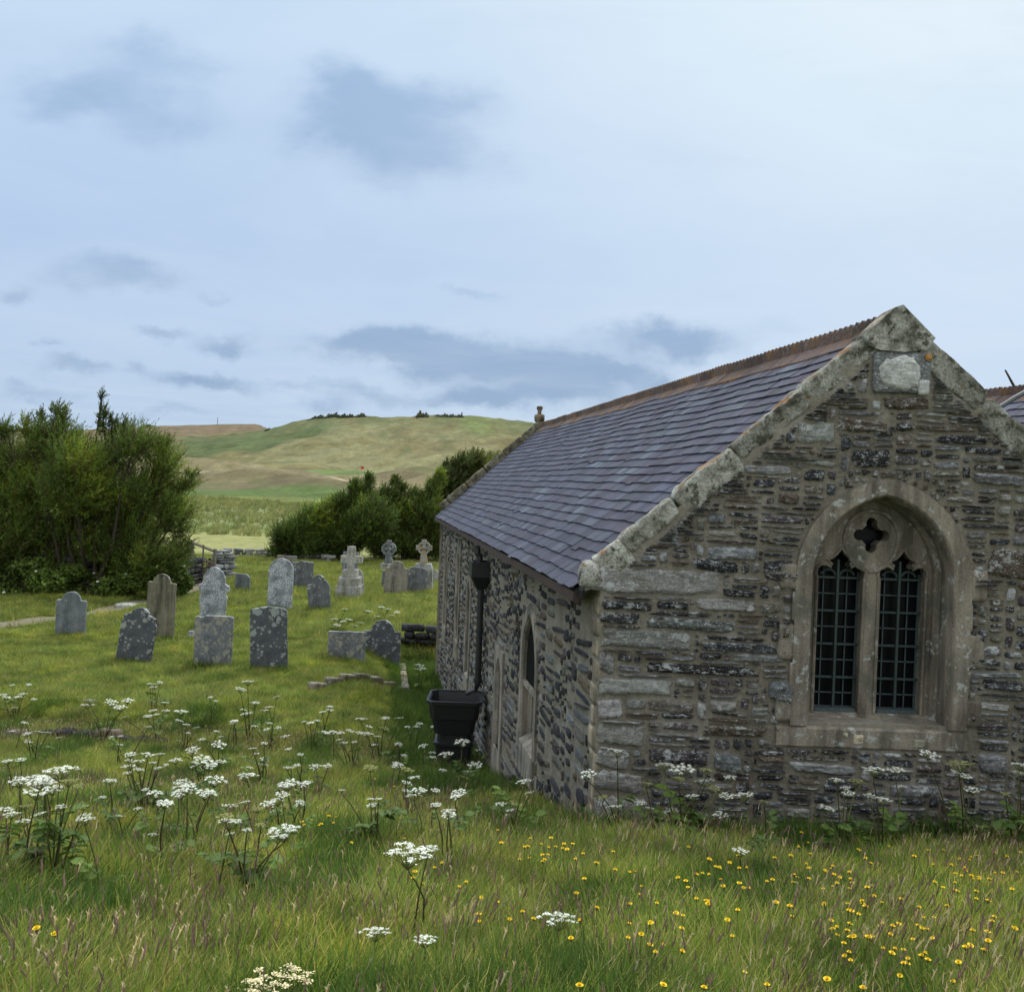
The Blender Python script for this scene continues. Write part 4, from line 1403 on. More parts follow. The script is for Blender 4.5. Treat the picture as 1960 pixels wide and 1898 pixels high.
def headstone(xl, xr, yt, yb, kind, mat, label, lean=0.0, yaw=0.0, back=0.0, thick=.09, group='headstones in the churchyard', depth=None, grow=1.0):
    xc = (xl + xr) / 2
    g = ground_hit(xc, yb) if depth is None else P(xc, yb, depth)
    if depth is not None: g.z = float(gz(g.x, g.y))
    Y = g.y
    w = (xr - xl) / F * Y
    top = P(xc, yt, Y).z
    h = top - g.z
    mb = MB()
    out = top_profile(kind, w, h)
    # resample long edges so that they can be roughened
    pts = []
    rg = np.random.default_rng(int(xc * 7 + yt))
    for (a, b) in zip(out, out[1:] + out[:1]):
        n = max(1, int(math.hypot(b[0] - a[0], b[1] - a[1]) / .12))
        for k in range(n): pts.append((a[0] + (b[0] - a[0]) * k / n + rg.normal() * .004, a[1] + (b[1] - a[1]) * k / n + rg.normal() * .004))
    mpl = lambda p, q, n: np.array([p, -n, q])
    ins = [(p * (1 - .02 / max(w, .2)), q - .008 if q > .3 else q) for p, q in pts]
    k = len(pts)
    tb = thick / 2
    loft(mb, [[mpl(p, q, tb) for p, q in ins], [mpl(p, q, tb - .012) for p, q in pts], [mpl(p, q, -tb + .012) for p, q in pts], [mpl(p, q, -tb) for p, q in ins]], closed=True)
    tris = tessellate_polygon([[Vector((p, q, 0)) for p, q in ins]])
    mb.add([mpl(p, q, tb) for p, q in ins], [tuple(t) for t in tris])
    mb.add([mpl(p, q, -tb) for p, q in ins], [tuple(reversed(t)) for t in tris])
    me = mb.mesh('headstone', G[mat])
    o = bpy.data.objects.new('headstone', me)
    COL.objects.link(o)
    o.location = (g.x, g.y, g.z)
    o.rotation_euler = (back, lean, yaw)
    tag(o, label, 'headstone', group)
    FEET.append((g.x, g.y, w))
    return o


HS = [
    (107, 162, 1131, 1217, 'shoulder', 'blue', 'blue-grey headstone with round cap and square shoulders beside the earth path', .03, .10, .04),
    (222, 288, 1160, 1270, 'ogee', 'blot', 'leaning dark headstone with curved shoulders and pale lichen circles', .13, .05, .03),
    (277, 333, 1097, 1222, 'shoulder', 'brown', 'tall brown-streaked headstone with round cap behind the leaning dark stone', .035, -.10, .02),
    (376, 435, 1083, 1205, 'gothic', 'white', 'white-crusted headstone with pointed arch and notched neck', .03, 0, .02),
    (370, 443, 1177, 1275, 'rect', 'heavy', 'squat rectangular headstone covered in khaki lichen with uneven top', .02, 0, .02),
    (449, 478, 1098, 1131, 'clipped', 'blue', 'small pale grey headstone with one clipped corner near the gate', .05, -.15, .0),
    (511, 558, 1068, 1168, 'round', 'white', 'tall pale speckled headstone with plain semicircular top', .02, 0, .0),
    (480, 550, 1160, 1282, 'segment', 'blot', 'dark slate headstone with shallow curved top and grey lichen down its middle', -.03, .05, .03),
    (558, 598, 1073, 1127, 'slant', 'slate', 'dark grey headstone with sloping broken top behind the pale round one', .03, 0, .02),
    (528, 566, 1063, 1112, 'flat', 'buff', 'flat-topped brownish slab farthest back, half hidden by the pale round headstone', .02, 0, .0),
    (588, 632, 1099, 1168, 'broken', 'slate', 'dark headstone with broken shoulders and pale lichen cap left of the stepped cross', -.03, .1, .03),
    (654, 683, 1056, 1098, 'flat', 'blue', 'plain grey slab standing behind the stepped cross', .05, 0, .0),
    (672, 695, 1088, 1126, 'lump', 'granite', 'small dark round-topped stone behind the right side of the stepped cross', .02, 0, .0),
    (734, 779, 1073, 1139, 'shoulder', 'buff', 'brown shouldered headstone with round cap in front of the grey wheel cross', .04, .05, .0),
    (729, 750, 1092, 1128, 'flat', 'blue', 'narrow grey stone edge peeping out left of the brown shouldered headstone', .06, 0, .0),
    (777, 815, 1085, 1136, 'segment', 'slate', 'grey slab leaning in front of the orange wheel cross plinth', .06, 0, .02),
    (815, 842, 1089, 1116, 'lump', 'granite', 'low dark stone with pale rounded top against the church corner', .0, 0, .0),
    (627, 698, 1208, 1265, 'flat', 'heavy', 'low wide flat-topped headstone joined to a round-topped one', .0, 0, .0),
    (695, 765, 1186, 1265, 'shoulder', 'blot', 'round-topped lichened headstone at the right of the low wide slab', .01, 0, .0),
    (-16, 6, 1080, 1132, 'round', 'orange', 'rusty brown stone cut by the left edge of the picture', .0, 0, .0),
]
for a in HS:
    headstone(a[0], a[1], a[2], a[3], a[4], a[5], a[6], a[7], a[8], a[9])


def fromto(x, y, Y):
    v = P(x, y, Y); return v


def stepped_cross():
    g = ground_hit(669, 1142)
    s = g.y / F
    root = empty('stepped_cross', g, 'granite cross on three steps standing in the grass', 'grave cross')
    z = g.z - .1
    st = MB()
    for k, (w, y0, y1) in enumerate(((48, 1146, 1124), (40, 1124, 1109), (28, 1109, 1095))):
        h = (y0 - y1) * s + (.1 if k == 0 else 0)
        rock(st, (g.x, g.y, z + h / 2), ((w * s / 2, 0, 0), (0, w * s / 2, 0), (0, 0, h / 2)), np.array([1, 1, 1]) * (.9 + .12 * k), 20 + k, .008, (8, 8, 6), 40, 4)
        z += h
    st.build('steps', G['granite'], root)
    cr = MB()
    top = P(672, 1045, g.y).z
    w = 7.5 * s
    rock(cr, (g.x + .02, g.y, (z + top) / 2), ((w, 0, 0), (0, w * .8, 0), (0, 0, (top - z) / 2)), (1.1, 1.1, 1.08), 30, .006, (6, 6, 10), 30, 5)
    zc = P(672, 1070, g.y).z
    rock(cr, (g.x + .04, g.y, zc), ((21 * s, .0, 0), (0, w * .78, 0), (0, 0, 7 * s)), (1.1, 1.1, 1.08), 31, .006, (8, 6, 6), 30, 5)
    o = cr.build('cross', G['granite'], root)


def wheel_cross(xc, yc, ytop_base, ybase, r, mat, label, basew, yaw=.2, arms=1.0):
    g = ground_hit(xc, ybase)
    s = g.y / F
    root = empty('wheel_cross', g, label, 'grave cross')
    cz = P(xc, yc, g.y).z - g.z
    R_ = r * s
    mb = MB()
    th = .09
    loc = lambda p, q, n: np.array([g.x + p, g.y - n, g.z + q])
    # ring with four pierced openings
    outer = [(R_ * math.cos(t), cz + R_ * math.sin(t)) for t in np.linspace(0, 2 * math.pi, 29)[:-1]]
    holes = []
    for k in range(4):
        a = math.pi / 4 + k * math.pi / 2
        holes.append([(R_ * (.55 * math.cos(a)) + R_ * .17 * math.cos(t), cz + R_ * .55 * math.sin(a) + R_ * .17 * math.sin(t)) for t in np.linspace(0, 2 * math.pi, 9)[:-1]])
    prism(mb, [outer] + holes, loc, th, -th)
    w = R_ * .33
    for (p0, p1, q0, q1) in ((-w, w, cz + R_ * .6, cz + R_ * 1.22), (-R_ * 1.22 * arms, -R_ * .6, cz - w, cz + w), (R_ * .6, R_ * 1.22 * arms, cz - w, cz + w)):
        box(mb, loc((p0 + p1) / 2, (q0 + q1) / 2, 0), (((p1 - p0) / 2, 0, 0), (0, th * 1.1, 0), (0, 0, (q1 - q0) / 2)))
    zb = P(xc, ytop_base, g.y).z - g.z
    V = []
    for (q, hw) in ((zb - .02, R_ * .62), (cz - R_ * .7, R_ * .40)):
        for (sx, sy) in ((-1, -1), (1, -1), (1, 1), (-1, 1)): V.append(loc(sx * hw, q, sy * th * 1.1))
    mb.add(V, [(0, 1, 5, 4), (1, 2, 6, 5), (2, 3, 7, 6), (3, 0, 4, 7)])
    rock(mb, loc(0, cz, th), ((R_ * .2, 0, 0), (0, .04, 0), (0, 0, R_ * .2)), (1, 1, 1), 4, .003, (4, 3, 4), 3)
    mb.build('cross', G[mat], root)
    bs = MB()
    hw = basew * s / 2
    V = []
    for (q, k) in ((-.2, 1.08), (zb * .82, .98), (zb, .80)):
        for (sx, sy) in ((-1, -1), (1, -1), (1, 1), (-1, 1)): V.append(loc(sx * hw * k, q, sy * hw * .7 * k))
    bs.add(V, [(i, (i + 1) % 4, 4 + (i + 1) % 4, 4 + i) for i in range(4)] + [(4 + i, 4 + (i + 1) % 4, 8 + (i + 1) % 4, 8 + i) for i in range(4)] + [(8, 9, 10, 11)], (.85, .88, .9))
    bs.build('plinth', G['granite'], root)


stepped_cross()
wheel_cross(743, 1050, 1077, 1092, 13.5, 'slate', 'grey pierced wheel cross on a tapered plinth in front of the tamarisks', 30, arms=.84)
wheel_cross(809, 1048, 1078, 1130, 12.5, 'orange', 'orange-lichened wheel cross on a plinth near the church corner', 36)


def kerb_plot():
    root_p = ground_hit(690, 1322)
    root = empty('kerbed_grave', root_p, 'grave plot edged with a low crumbling stone kerb', 'grave')
    mb = MB()
    a, b, c = ground_hit(594, 1325), ground_hit(776, 1328), ground_hit(769, 1280)
    d = ground_hit(612, 1280)
    rg = np.random.default_rng(4)
    for nm, (p, q) in zip(('kerb', 'kerb'), ((a, b), (b, c))):
        mb = MB()
        L = (q - p).length; n = max(2, int(L / .42)); dr = (q - p).normalized(); nr = Vector((-dr.y, dr.x, 0))
        for k in range(n):
            m = p.lerp(q, (k + .5) / n); h = .07 + .02 * rg.random()
            rock(mb, (m.x, m.y, max(m.z, float(gz(m.x, m.y))) + h * .75), (tuple(dr * (L / n / 2 - .004)), tuple(nr * .085), (0, 0, h)), np.array([1.1, 1.0, .9]) * rg.uniform(.7, 1.2), 70 + k, .016, (7, 4, 4), 14, 5)
        mb.build('kerb', G['buff'], root, smooth=True)


kerb_plot()


def small_stone(x, y, wpx, hpx, name, mat, label, cat='stone'):
    g = ground_hit(x, y); s = g.y / F
    mb = MB()
    rock(mb, (0, 0, hpx * s * .3), ((wpx * s / 2, 0, 0), (0, wpx * s * .3, 0), (0, 0, hpx * s * .7)), (1.2, 1.2, 1.2), int(x), .03, (7, 5, 5), 4, 3)
    o = mb.build(name, G[mat], loc=(g.x, g.y, g.z), smooth=True)
    # build() shifted the vertices; centre them on the object again
    for v in o.data.vertices: v.co += Vector(g)
    tag(o, label, cat)


small_stone(240, 1163, 42, 9, 'fallen_slab', 'granite', 'flat fallen slab lying beside the earth path', 'slab')
small_stone(372, 1220, 20, 12, 'loose_stone', 'white', 'white loose stone left of the khaki rectangular headstone')
small_stone(318, 1165, 14, 7, 'loose_stone', 'white', 'small pale stone right of the brown-streaked headstone')


# ------------------------------------------------------------------ dry-stone hedge, gate, banks
def hedge_wall(name, pts_px, hts, label, mat='rubble', seed=3, pal=('brown', 'grey', 'olive', 'dark', 'gran'), th=.45):
    pts = [ground_hit(*p) for p in pts_px]
    root = empty(name, pts[len(pts) // 2], label, 'wall')
    rg = np.random.default_rng(seed)
    mb = MB(); core = MB()
    for (a, b, h0, h1) in zip(pts[:-1], pts[1:], hts[:-1], hts[1:]):
        d = (b - a); L = d.length; d = d.normalized(); nr = Vector((-d.y, d.x, 0)).normalized()
        hm = (h0 + h1) / 2
        zb = min(a.z, b.z) - .3
        box(core, tuple((a + b) / 2 + Vector((0, 0, hm / 2 - .25))), (tuple(d * L / 2), tuple(nr * th * .8), (0, 0, max(.03, hm / 2 - .12))), (.16, .14, .10))
        z = 0.
        while z < hm:
            h = rg.uniform(.10, .24)
            x = -rg.random() * .3
            while x < L:
                w = rg.uniform(.2, .65)
                m = a.lerp(b, min(1, max(0, (x + w / 2) / L)))
                if z < h0 + (h1 - h0) * x / L:
                    rock(mb, tuple(m + Vector((0, 0, z + h / 2 - .05)) - nr * th * (.95 - .12 * z) * (1 if nr.y > 0 else -1)), (tuple(d * (w / 2 - .01)), tuple(nr * .12), (0, 0, h / 2 - .008)), np.array(PAL[pal[rg.integers(len(pal))]]) * rg.uniform(.7, 1.3), int(rg.integers(9999)), .03, (5, 3, 3), 5, 3)
                x += w
            z += h
    core.build('earth_core', M['path'], root)
    mb.build('stones', M[mat], root, smooth=True)
    return root


hedge_wall('stone_hedge', [(-120, 1128), (20, 1126), (90, 1130), (150, 1137), (215, 1134), (270, 1127), (330, 1122), (366, 1114)], [1.7, 1.6, 1.2, 1.25, 1.35, 1.15, 1.05, .9], 'overgrown dry-stone hedge bank under the large left tamarisk', pal=('dark', 'dark', 'olive', 'dark', 'purp'), mat='darkrubble')
hedge_wall('gate_pier', [(406, 1107), (432, 1106)], [1.25, 1.1], 'rounded rubble pier at the right of the wooden gate', seed=9, pal=('grey', 'gran', 'pale', 'grey'), th=.5)
hedge_wall('field_wall', [(432, 1066), (520, 1068), (640, 1075)], [.5, .45, .4], 'low stone wall running from the gate pier behind the graves', seed=10, pal=('grey', 'gran', 'dark'))
hedge_wall('bank_wall', [(778, 1226), (836, 1229)], [.55, .5], 'low dark bank of stones by the far church corner', seed=12, pal=('black', 'dark', 'dark'), th=.2, mat='darkrubble')
hedge_wall('low_kerb_wall', [(50, 1412), (130, 1411), (220, 1414), (300, 1420)], [.10, .14, .12, .08], 'long low kerb of dark stones in the grass below the yellow gorse', seed=13, pal=('dark', 'black', 'brown'), th=.18, mat='darkrubble')


def gate():
    a = ground_hit(362, 1110); b = ground_hit(408, 1120)
    Y = a.y
    root = empty('wooden_gate', a, 'weathered wooden field gate standing ajar beside the stone pier', 'gate')
    s = Y / F
    A = a; d = (P(410, 1118, Y - 1.0) - P(362, 1118, Y)); d.z = 0; L = d.length; d = d.normalized(); nr = Vector((-d.y, d.x, 0))
    H0 = P(362, 1034, Y).z - A.z; H1 = P(408, 1050, Y - 1).z - A.z
    post = MB()
    box(post, tuple(A + Vector((0, 0, H0 / 2 - .1))), (tuple(d * .12), tuple(nr * .10), (0, 0, H0 / 2 + .1)), (1.2, 1.25, 1.3)); post.build('hanging_post', M['wood'], root)
    e = MB(); E = A + d * L
    box(e, tuple(E + Vector((0, 0, H1 / 2))), (tuple(d * .05), tuple(nr * .04), (0, 0, H1 / 2))); e.build('end_post', M['wood'], root)
    tr = MB()
    tube(tr, [A + Vector((0, 0, H0 - .05)), E + Vector((0, 0, H1 - .1))], .065, 6); tr.build('top_rail', M['wood'], root)
    for k in (.30, .58):
        rl = MB(); tube(rl, [A + Vector((0, 0, H0 * k)) + nr * .03, E + Vector((0, 0, H1 * k)) + nr * .03], .05, 6); rl.build('rail', M['wood'], root)
    br = MB(); tube(br, [A + Vector((0, 0, H0 * .12)), E + Vector((0, 0, H1 * .58))], .05, 6); br.build('brace', M['wood'], root)
    for k in range(6):
        u = (k + .7) / 6.4
        pa = MB(); q = A + d * L * u; hh = (H0 * (1 - u) + H1 * u) * (.62 if k % 3 else .98)
        box(pa, tuple(q + Vector((0, 0, hh / 2 + .05)) - nr * .05), (tuple(d * .035), tuple(nr * .015), (0, 0, hh / 2)), (.9, .9, .9)); pa.build('pale', M['wood'], root)


gate()


# ------------------------------------------------------------------ tamarisks and other shrubs
def sprays(mb, base, dirs, lens, cols, rg, nb=18, wid=.035, blade=.16):
    """feathery plumes: many thin blades along a short curved axis, all vectorised"""
    n = len(base)
    k = np.linspace(.05, 1, nb)[None, :, None]
    up = np.array([.10, 0, .25])
    ax = base[:, None] + dirs[:, None] * (lens[:, None, None] * k) + up * (k ** 2) * lens[:, None, None] * .4
    jit = rg.normal(size=(n, nb, 3)) * .75
    bd = dirs[:, None] * .9 + jit + np.array([.05, 0, .35])
    bd /= np.linalg.norm(bd, axis=2, keepdims=True)
    L = blade * (1.25 - .75 * k) * rg.uniform(.6, 1.4, (n, nb, 1)) * (lens[:, None, None] / .7) ** .5
    side = np.cross(bd, rg.normal(size=(n, nb, 3)))
    side /= np.linalg.norm(side, axis=2, keepdims=True)
    a = ax + side * wid * .5; b = ax - side * wid * .5; c = ax + bd * L
    m = ax + bd * L * .55 + side * wid * .75
    V = np.stack([b, a, m, c], 2).reshape(-1, 3)
    f = (np.arange(n * nb) * 4)[:, None] + np.array([0, 1, 2, 3])[None]
    tint = np.repeat(cols, nb, 0) * rg.uniform(.75, 1.3, (n * nb, 1))
    mb.add(V, f, np.repeat(tint, 4, 0))


def tamarisk(name, label, lobes, trunk_px, Y, n, rg, group, green=(.085, .115, .024), wid=.035, blade=.17, holes=(), slen=.75):
    """lobes: (x, y, rx, ry) in the measuring frame, at depth Y with their own thickness"""
    tb = P(trunk_px[0], trunk_px[1], Y); tb.z = float(gz(tb.x, tb.y))
    root = empty(name, tb, label, 'shrub', group)
    s = Y / F
    L3 = []
    for (x, y, rx, ry) in lobes:
        dy = rg.normal() * rx * s * .35
        c = P(x, y, Y + dy); L3.append((np.array(c), rx * s, ry * s))
    # limbs
    tr = MB()
    for (c, rx, rz) in L3:
        b = np.array(tb) + np.array([rg.normal() * .35, rg.normal() * .3, -.15])
        b[0] = tb.x + (c[0] - tb.x) * .22 + rg.normal() * .2
        mid = (b + c) / 2 + np.array([rg.normal() * .25, rg.normal() * .25, -.15 * (c[2] - b[2])])
        tip = c + np.array([.1, 0, rz * .5])
        pts = [b, b * .6 + mid * .4 + rg.normal(size=3) * .06, mid, mid * .4 + c * .6 + rg.normal(size=3) * .08, c, tip]
        tube(tr, pts, [.10, .08, .055, .035, .022, .008], 6)
        for _ in range(5):
            q = c + rg.normal(size=3) * np.array([rx, rx, rz]) * .55
            tube(tr, [mid * .3 + c * .7, (mid * .3 + c * .7 + q) / 2 + rg.normal(size=3) * .08, q], [.02, .012, .005], 4)
    tr.build('trunk', M['bark'], root)
    mb = MB()
    vol = np.array([rx * rz for _, rx, rz in L3]); cnt = (vol / vol.sum() * n).astype(int) + 6
    B, Dv, Ln, Cc = [], [], [], []
    for (c, rx, rz), m in zip(L3, cnt):
        u = rg.normal(size=(m, 3)); u /= np.linalg.norm(u, axis=1, keepdims=True)
        r = rg.uniform(.25, 1.0, m) ** .6
        p = c + u * r[:, None] * np.array([rx, rx * .9, rz])
        dr = u * .8 + np.array([.30, 0, .62]) + rg.normal(size=(m, 3)) * .34
        dr /= np.linalg.norm(dr, axis=1, keepdims=True)
        ln = rg.uniform(.5, 1.2, m) * slen
        clump = snoise(p * 1.1, 5)[:, None]
        hue = np.array(green) * (1 + .5 * clump) * rg.uniform(.7, 1.35, (m, 1))
        brown = (rg.random(m) < .12)[:, None]
        hue = np.where(brown, np.array([.075, .06, .028]), hue)
        yel = ((clump[:, 0] > .35) & (rg.random(m) < .7))[:, None]
        hue = np.where(yel, hue * np.array([1.45, 1.25, .8]), hue)
        ln = ln * np.clip(rx / (34 * s), .38, 1.0)
        B.append(p - dr * ln[:, None] * .5); Dv.append(dr); Ln.append(ln); Cc.append(hue)
    sprays(mb, np.concatenate(B), np.concatenate(Dv), np.concatenate(Ln), np.concatenate(Cc), rg, 18, wid, blade)
    mb.build('crown', M['tam'], root)
    return root


rt = np.random.default_rng(17)
YL = 30.7
lob_left = [(40, 890, 75, 45), (20, 970, 80, 55), (120, 850, 50, 40), (150, 940, 80, 50), (108, 795, 13, 32), (122, 800, 12, 28), (78, 812, 14, 30), (50, 815, 16, 24), (197, 800, 11, 36), (214, 818, 11, 28), (195, 756, 5, 9), (236, 825, 16, 30), (258, 850, 45, 35), (205, 880, 45, 40),
            (270, 940, 65, 50), (318, 890, 32, 36), (350, 925, 32, 14), (335, 985, 38, 40), (262, 1020, 60, 45), (85, 850, 40, 35), (10, 822, 24, 18), (-40, 900, 70, 90), (345, 1050, 22, 40), (330, 1085, 35, 25),
            (215, 1000, 40, 45), (85, 1030, 45, 28), (300, 1070, 50, 35), (175, 960, 40, 40), (-20, 1030, 50, 50), (30, 1045, 40, 30), (235, 1065, 40, 35), (120, 1065, 40, 22), (368, 905, 14, 10), (310, 850, 20, 20), (60, 1015, 60, 40), (135, 1010, 50, 36), (190, 1045, 50, 34), (110, 1085, 60, 26), (20, 1085, 40, 26), (230, 1095, 40, 24), (290, 1105, 40, 20), (150, 890, 60, 50), (70, 930, 60, 40)]
tamarisk('tamarisk', 'large dark feathery tamarisk above the stone hedge at the left', lob_left, (165, 1120), YL, 13000, rt, 'tamarisks round the churchyard', green=(.078, .122, .022), wid=.02, blade=.14, slen=.8)
YM = 46.0
lob_mid = [(556, 1015, 36, 30), (600, 990, 36, 34), (590, 1030, 45, 25), (640, 975, 36, 36), (660, 1015, 48, 36), (540, 1042, 26, 16), (690, 940, 26, 32), (706, 905, 9, 16), (676, 915, 10, 14), (710, 985, 40, 45), (620, 1040, 50, 16), (652, 945, 16, 16)]
lob_mid = [(x, y + 14, rx, ry * .9) for x, y, rx, ry in lob_mid]
tamarisk('tamarisk', 'bushy green tamarisk behind the stepped cross', lob_mid, (630, 1062), YM, 6500, rt, 'tamarisks round the churchyard', (.115, .165, .03), wid=.027, blade=.18, slen=1.0)
lob_mid2 = [(740, 940, 24, 26), (768, 965, 36, 40), (756, 908, 10, 16), (770, 915, 8, 12), (812, 970, 36, 44), (790, 1020, 50, 36), (735, 1020, 40, 36), (840, 1010, 34, 50), (828, 925, 16, 30), (842, 900, 12, 24), (796, 935, 16, 18)]
lob_mid2 = [(x, y + 16, rx, ry * .9) for x, y, rx, ry in lob_mid2]
tamarisk('tamarisk', 'dark tamarisk behind the two wheel crosses', lob_mid2, (780, 1062), YM + 2, 6500, rt, 'tamarisks round the churchyard', (.105, .15, .03), wid=.027, blade=.18, slen=1.0)
lob_r = [(885, 892, 24, 18), (856, 905, 12, 24), (912, 886, 26, 16), (940, 900, 34, 20), (872, 925, 30, 24), (900, 925, 50, 25), (846, 935, 14, 26)]
tamarisk('tamarisk', 'tamarisk top showing above the far end of the slate roof', lob_r, (890, 1040), 50., 1900, rt, 'tamarisks round the churchyard', (.075, .10, .028), wid=.04, blade=.22, slen=1.1)


def leaf_bush(name, label, cat, px, Y, lobes, n, rg, green, leaf=.09, group=None, flowers=0, fcol=(.75, .78, .75), kind=None, fsize=.05):
    tb = P(px[0], px[1], Y); tb.z = float(gz(tb.x, tb.y))
    s = Y / F
    mb = MB()
    V, Fs, Cl = [], [], []
    for (x, y, rx, ry) in lobes:
        c = np.array(P(x, y, Y + rg.normal() * rx * s * .3))
        m = int(n / len(lobes))
        u = rg.normal(size=(m, 3)); u /= np.linalg.norm(u, axis=1, keepdims=True)
        p = c + u * (rg.uniform(.3, 1, m) ** .5)[:, None] * np.array([rx * s, rx * s * .7, ry * s])
        a = rg.normal(size=(m, 3)); a /= np.linalg.norm(a, axis=1, keepdims=True)
        b = np.cross(a, rg.normal(size=(m, 3))); b /= np.linalg.norm(b, axis=1, keepdims=True)
        L = leaf * rg.uniform(.6, 1.4, (m, 1))
        q = np.stack([p - a * L, p + b * L * .45, p + a * L, p - b * L * .45], 1).reshape(-1, 3)
        col = np.array(green) * (1 + .35 * snoise(p * 1.4, 3)[:, None]) * rg.uniform(.6, 1.45, (m, 1))
        mb.add(q, (np.arange(m) * 4)[:, None] + np.array([0, 1, 2, 3])[None], np.repeat(col, 4, 0))
        k = int(flowers / len(lobes))
        if k:
            p = c + (lambda w: w / np.linalg.norm(w, axis=1, keepdims=True))(rg.normal(size=(k, 3)) + np.array([0, -.9, .5])) * np.array([rx * s, rx * s * .75, ry * s])
            for q in p: rock(mb, q, ((fsize, 0, 0), (0, fsize, 0), (0, 0, fsize * .6)), fcol, 1, 0.0, (2, 2, 2), 3)
    o = mb.build(name, M['leaf'], loc=tuple(tb))
    return tag(o, label, cat, group, kind)


leaf_bush('undergrowth', None, None, (150, 1130), 30.3, [(20, 1112, 50, 22), (90, 1112, 40, 24), (60, 1085, 50, 20), (130, 1125, 40, 14), (260, 1110, 40, 22), (300, 1095, 35, 28), (230, 1140, 30, 14), (330, 1100, 30, 24), (240, 1095, 18, 26), (350, 1115, 22, 18), (170, 1140, 50, 10), (0, 1130, 60, 14), (100, 1135, 60, 14), (320, 1130, 40, 14), (140, 1095, 30, 18), (220, 1075, 30, 18), (190, 1142, 30, 8), (120, 1085, 45, 20), (60, 1130, 50, 16), (275, 1085, 30, 20), (180, 1108, 42, 24), (215, 1122, 36, 20), (150, 1128, 40, 16)], 21000, rt, (.085, .13, .024), .08, flowers=34, kind='stuff', fsize=.045)
gb = leaf_bush('gorse_bush', 'low yellow-flowered gorse bush above the dark kerb stones', 'bush', (95, 1405), 15.6, [(85, 1385, 30, 16), (110, 1380, 35, 18), (60, 1390, 20, 12), (150, 1388, 20, 12)], 1800, rt, (.08, .095, .022), .04, flowers=150, fcol=(.62, .46, .02), fsize=.013)

# ------------------------------------------------------------------ hogweed
UMB = []


def make_umbel(seed, col, flat=1.0):
    rg = np.random.default_rng(seed)
    mb = MB()
    N = 19
    for k in range(N):
        r = .47 * math.sqrt((k + .4) / N) * rg.uniform(.85, 1.1); a = k * 2.4 + rg.normal() * .25
        c = np.array([r * math.cos(a), r * math.sin(a), .065 * (1 - (r / .5) ** 2) * flat + rg.normal() * .022])
        tube(mb, [(0, 0, -.34), tuple(c * np.array([.6, .6, 0]) + np.array([0, 0, -.12])), tuple(c - np.array([0, 0, .02]))], [.011, .009, .007], 3, (1.2, 1.25, 1.0), 1, False)
        m = 44
        p = c + rg.normal(size=(m, 3)) * np.array([.036, .036, .012])
        p[:, 2] += .02 * (1 - ((p[:, :2] - c[:2]) ** 2).sum(1) / .008).clip(-1, 1)
        a_ = rg.normal(size=(m, 3)) * np.array([1, 1, .25]); a_ /= np.linalg.norm(a_, axis=1, keepdims=True)
        b_ = np.cross(a_, np.array([0, 0, 1]) + rg.normal(size=(m, 3)) * .3); b_ /= np.linalg.norm(b_, axis=1, keepdims=True)
        L = rg.uniform(.009, .019, (m, 1))
        q = np.stack([p - a_ * L, p + b_ * L, p + a_ * L, p - b_ * L], 1).reshape(-1, 3)
        mb.add(q, (np.arange(m) * 4)[:, None] + np.arange(4)[None], np.array(col) * rg.uniform(.8, 1.1))
    return mb.mesh('umbel', [M['petal'], M['stem']])


for sd in range(3): UMB.append(make_umbel(sd, (1, 1, 1), 1.0 + .3 * sd))
UMBG = make_umbel(9, (.42, .42, .18), .8)
UMBC = make_umbel(12, (.85, .72, .48), 1.2)


def make_leaf(seed):
    rg = np.random.default_rng(seed)
    mb = MB()
    # pinnate, toothed leaf about 0.3 long along +X, arching
    arc_ = lambda x: -.9 * x * x + .45 * x
    tube(mb, [(0, 0, 0), (.1, 0, arc_(.1)), (.2, 0, arc_(.2)), (.3, 0, arc_(.3))], [.004, .003, .002, .001], 4, (.10, .14, .04), 0, False)
    for (x, s_, w, L) in ((.10, 1, .055, .11), (.10, -1, .055, .11), (.19, 1, .055, .10), (.19, -1, .055, .10), (.25, 0, .075, .12)):
        n = 9
        ang = 0 if s_ == 0 else s_ * 1.05
        V = []
        for k in range(n + 1):
            u = k / n
            hw = w * math.sin(math.pi * min(.97, u * .92 + .06)) ** .8 * (1 if k % 2 else .72)
            for sg in (-1, 0, 1):
                lx, ly = u * L, sg * hw
                X = x + lx * math.cos(ang) - ly * math.sin(ang); Y = lx * math.sin(ang) + ly * math.cos(ang)
                V.append((X, Y, arc_(x) + .02 * abs(sg) - .3 * u * u * L + rg.normal() * .002))
        mb.add(V, grid_faces(n + 1, 3), np.array([.085, .14, .028]) * rg.uniform(.7, 1.3))
    return mb.mesh('leaf', M['leaf'])


LEAF = [make_leaf(1), make_leaf(2)]


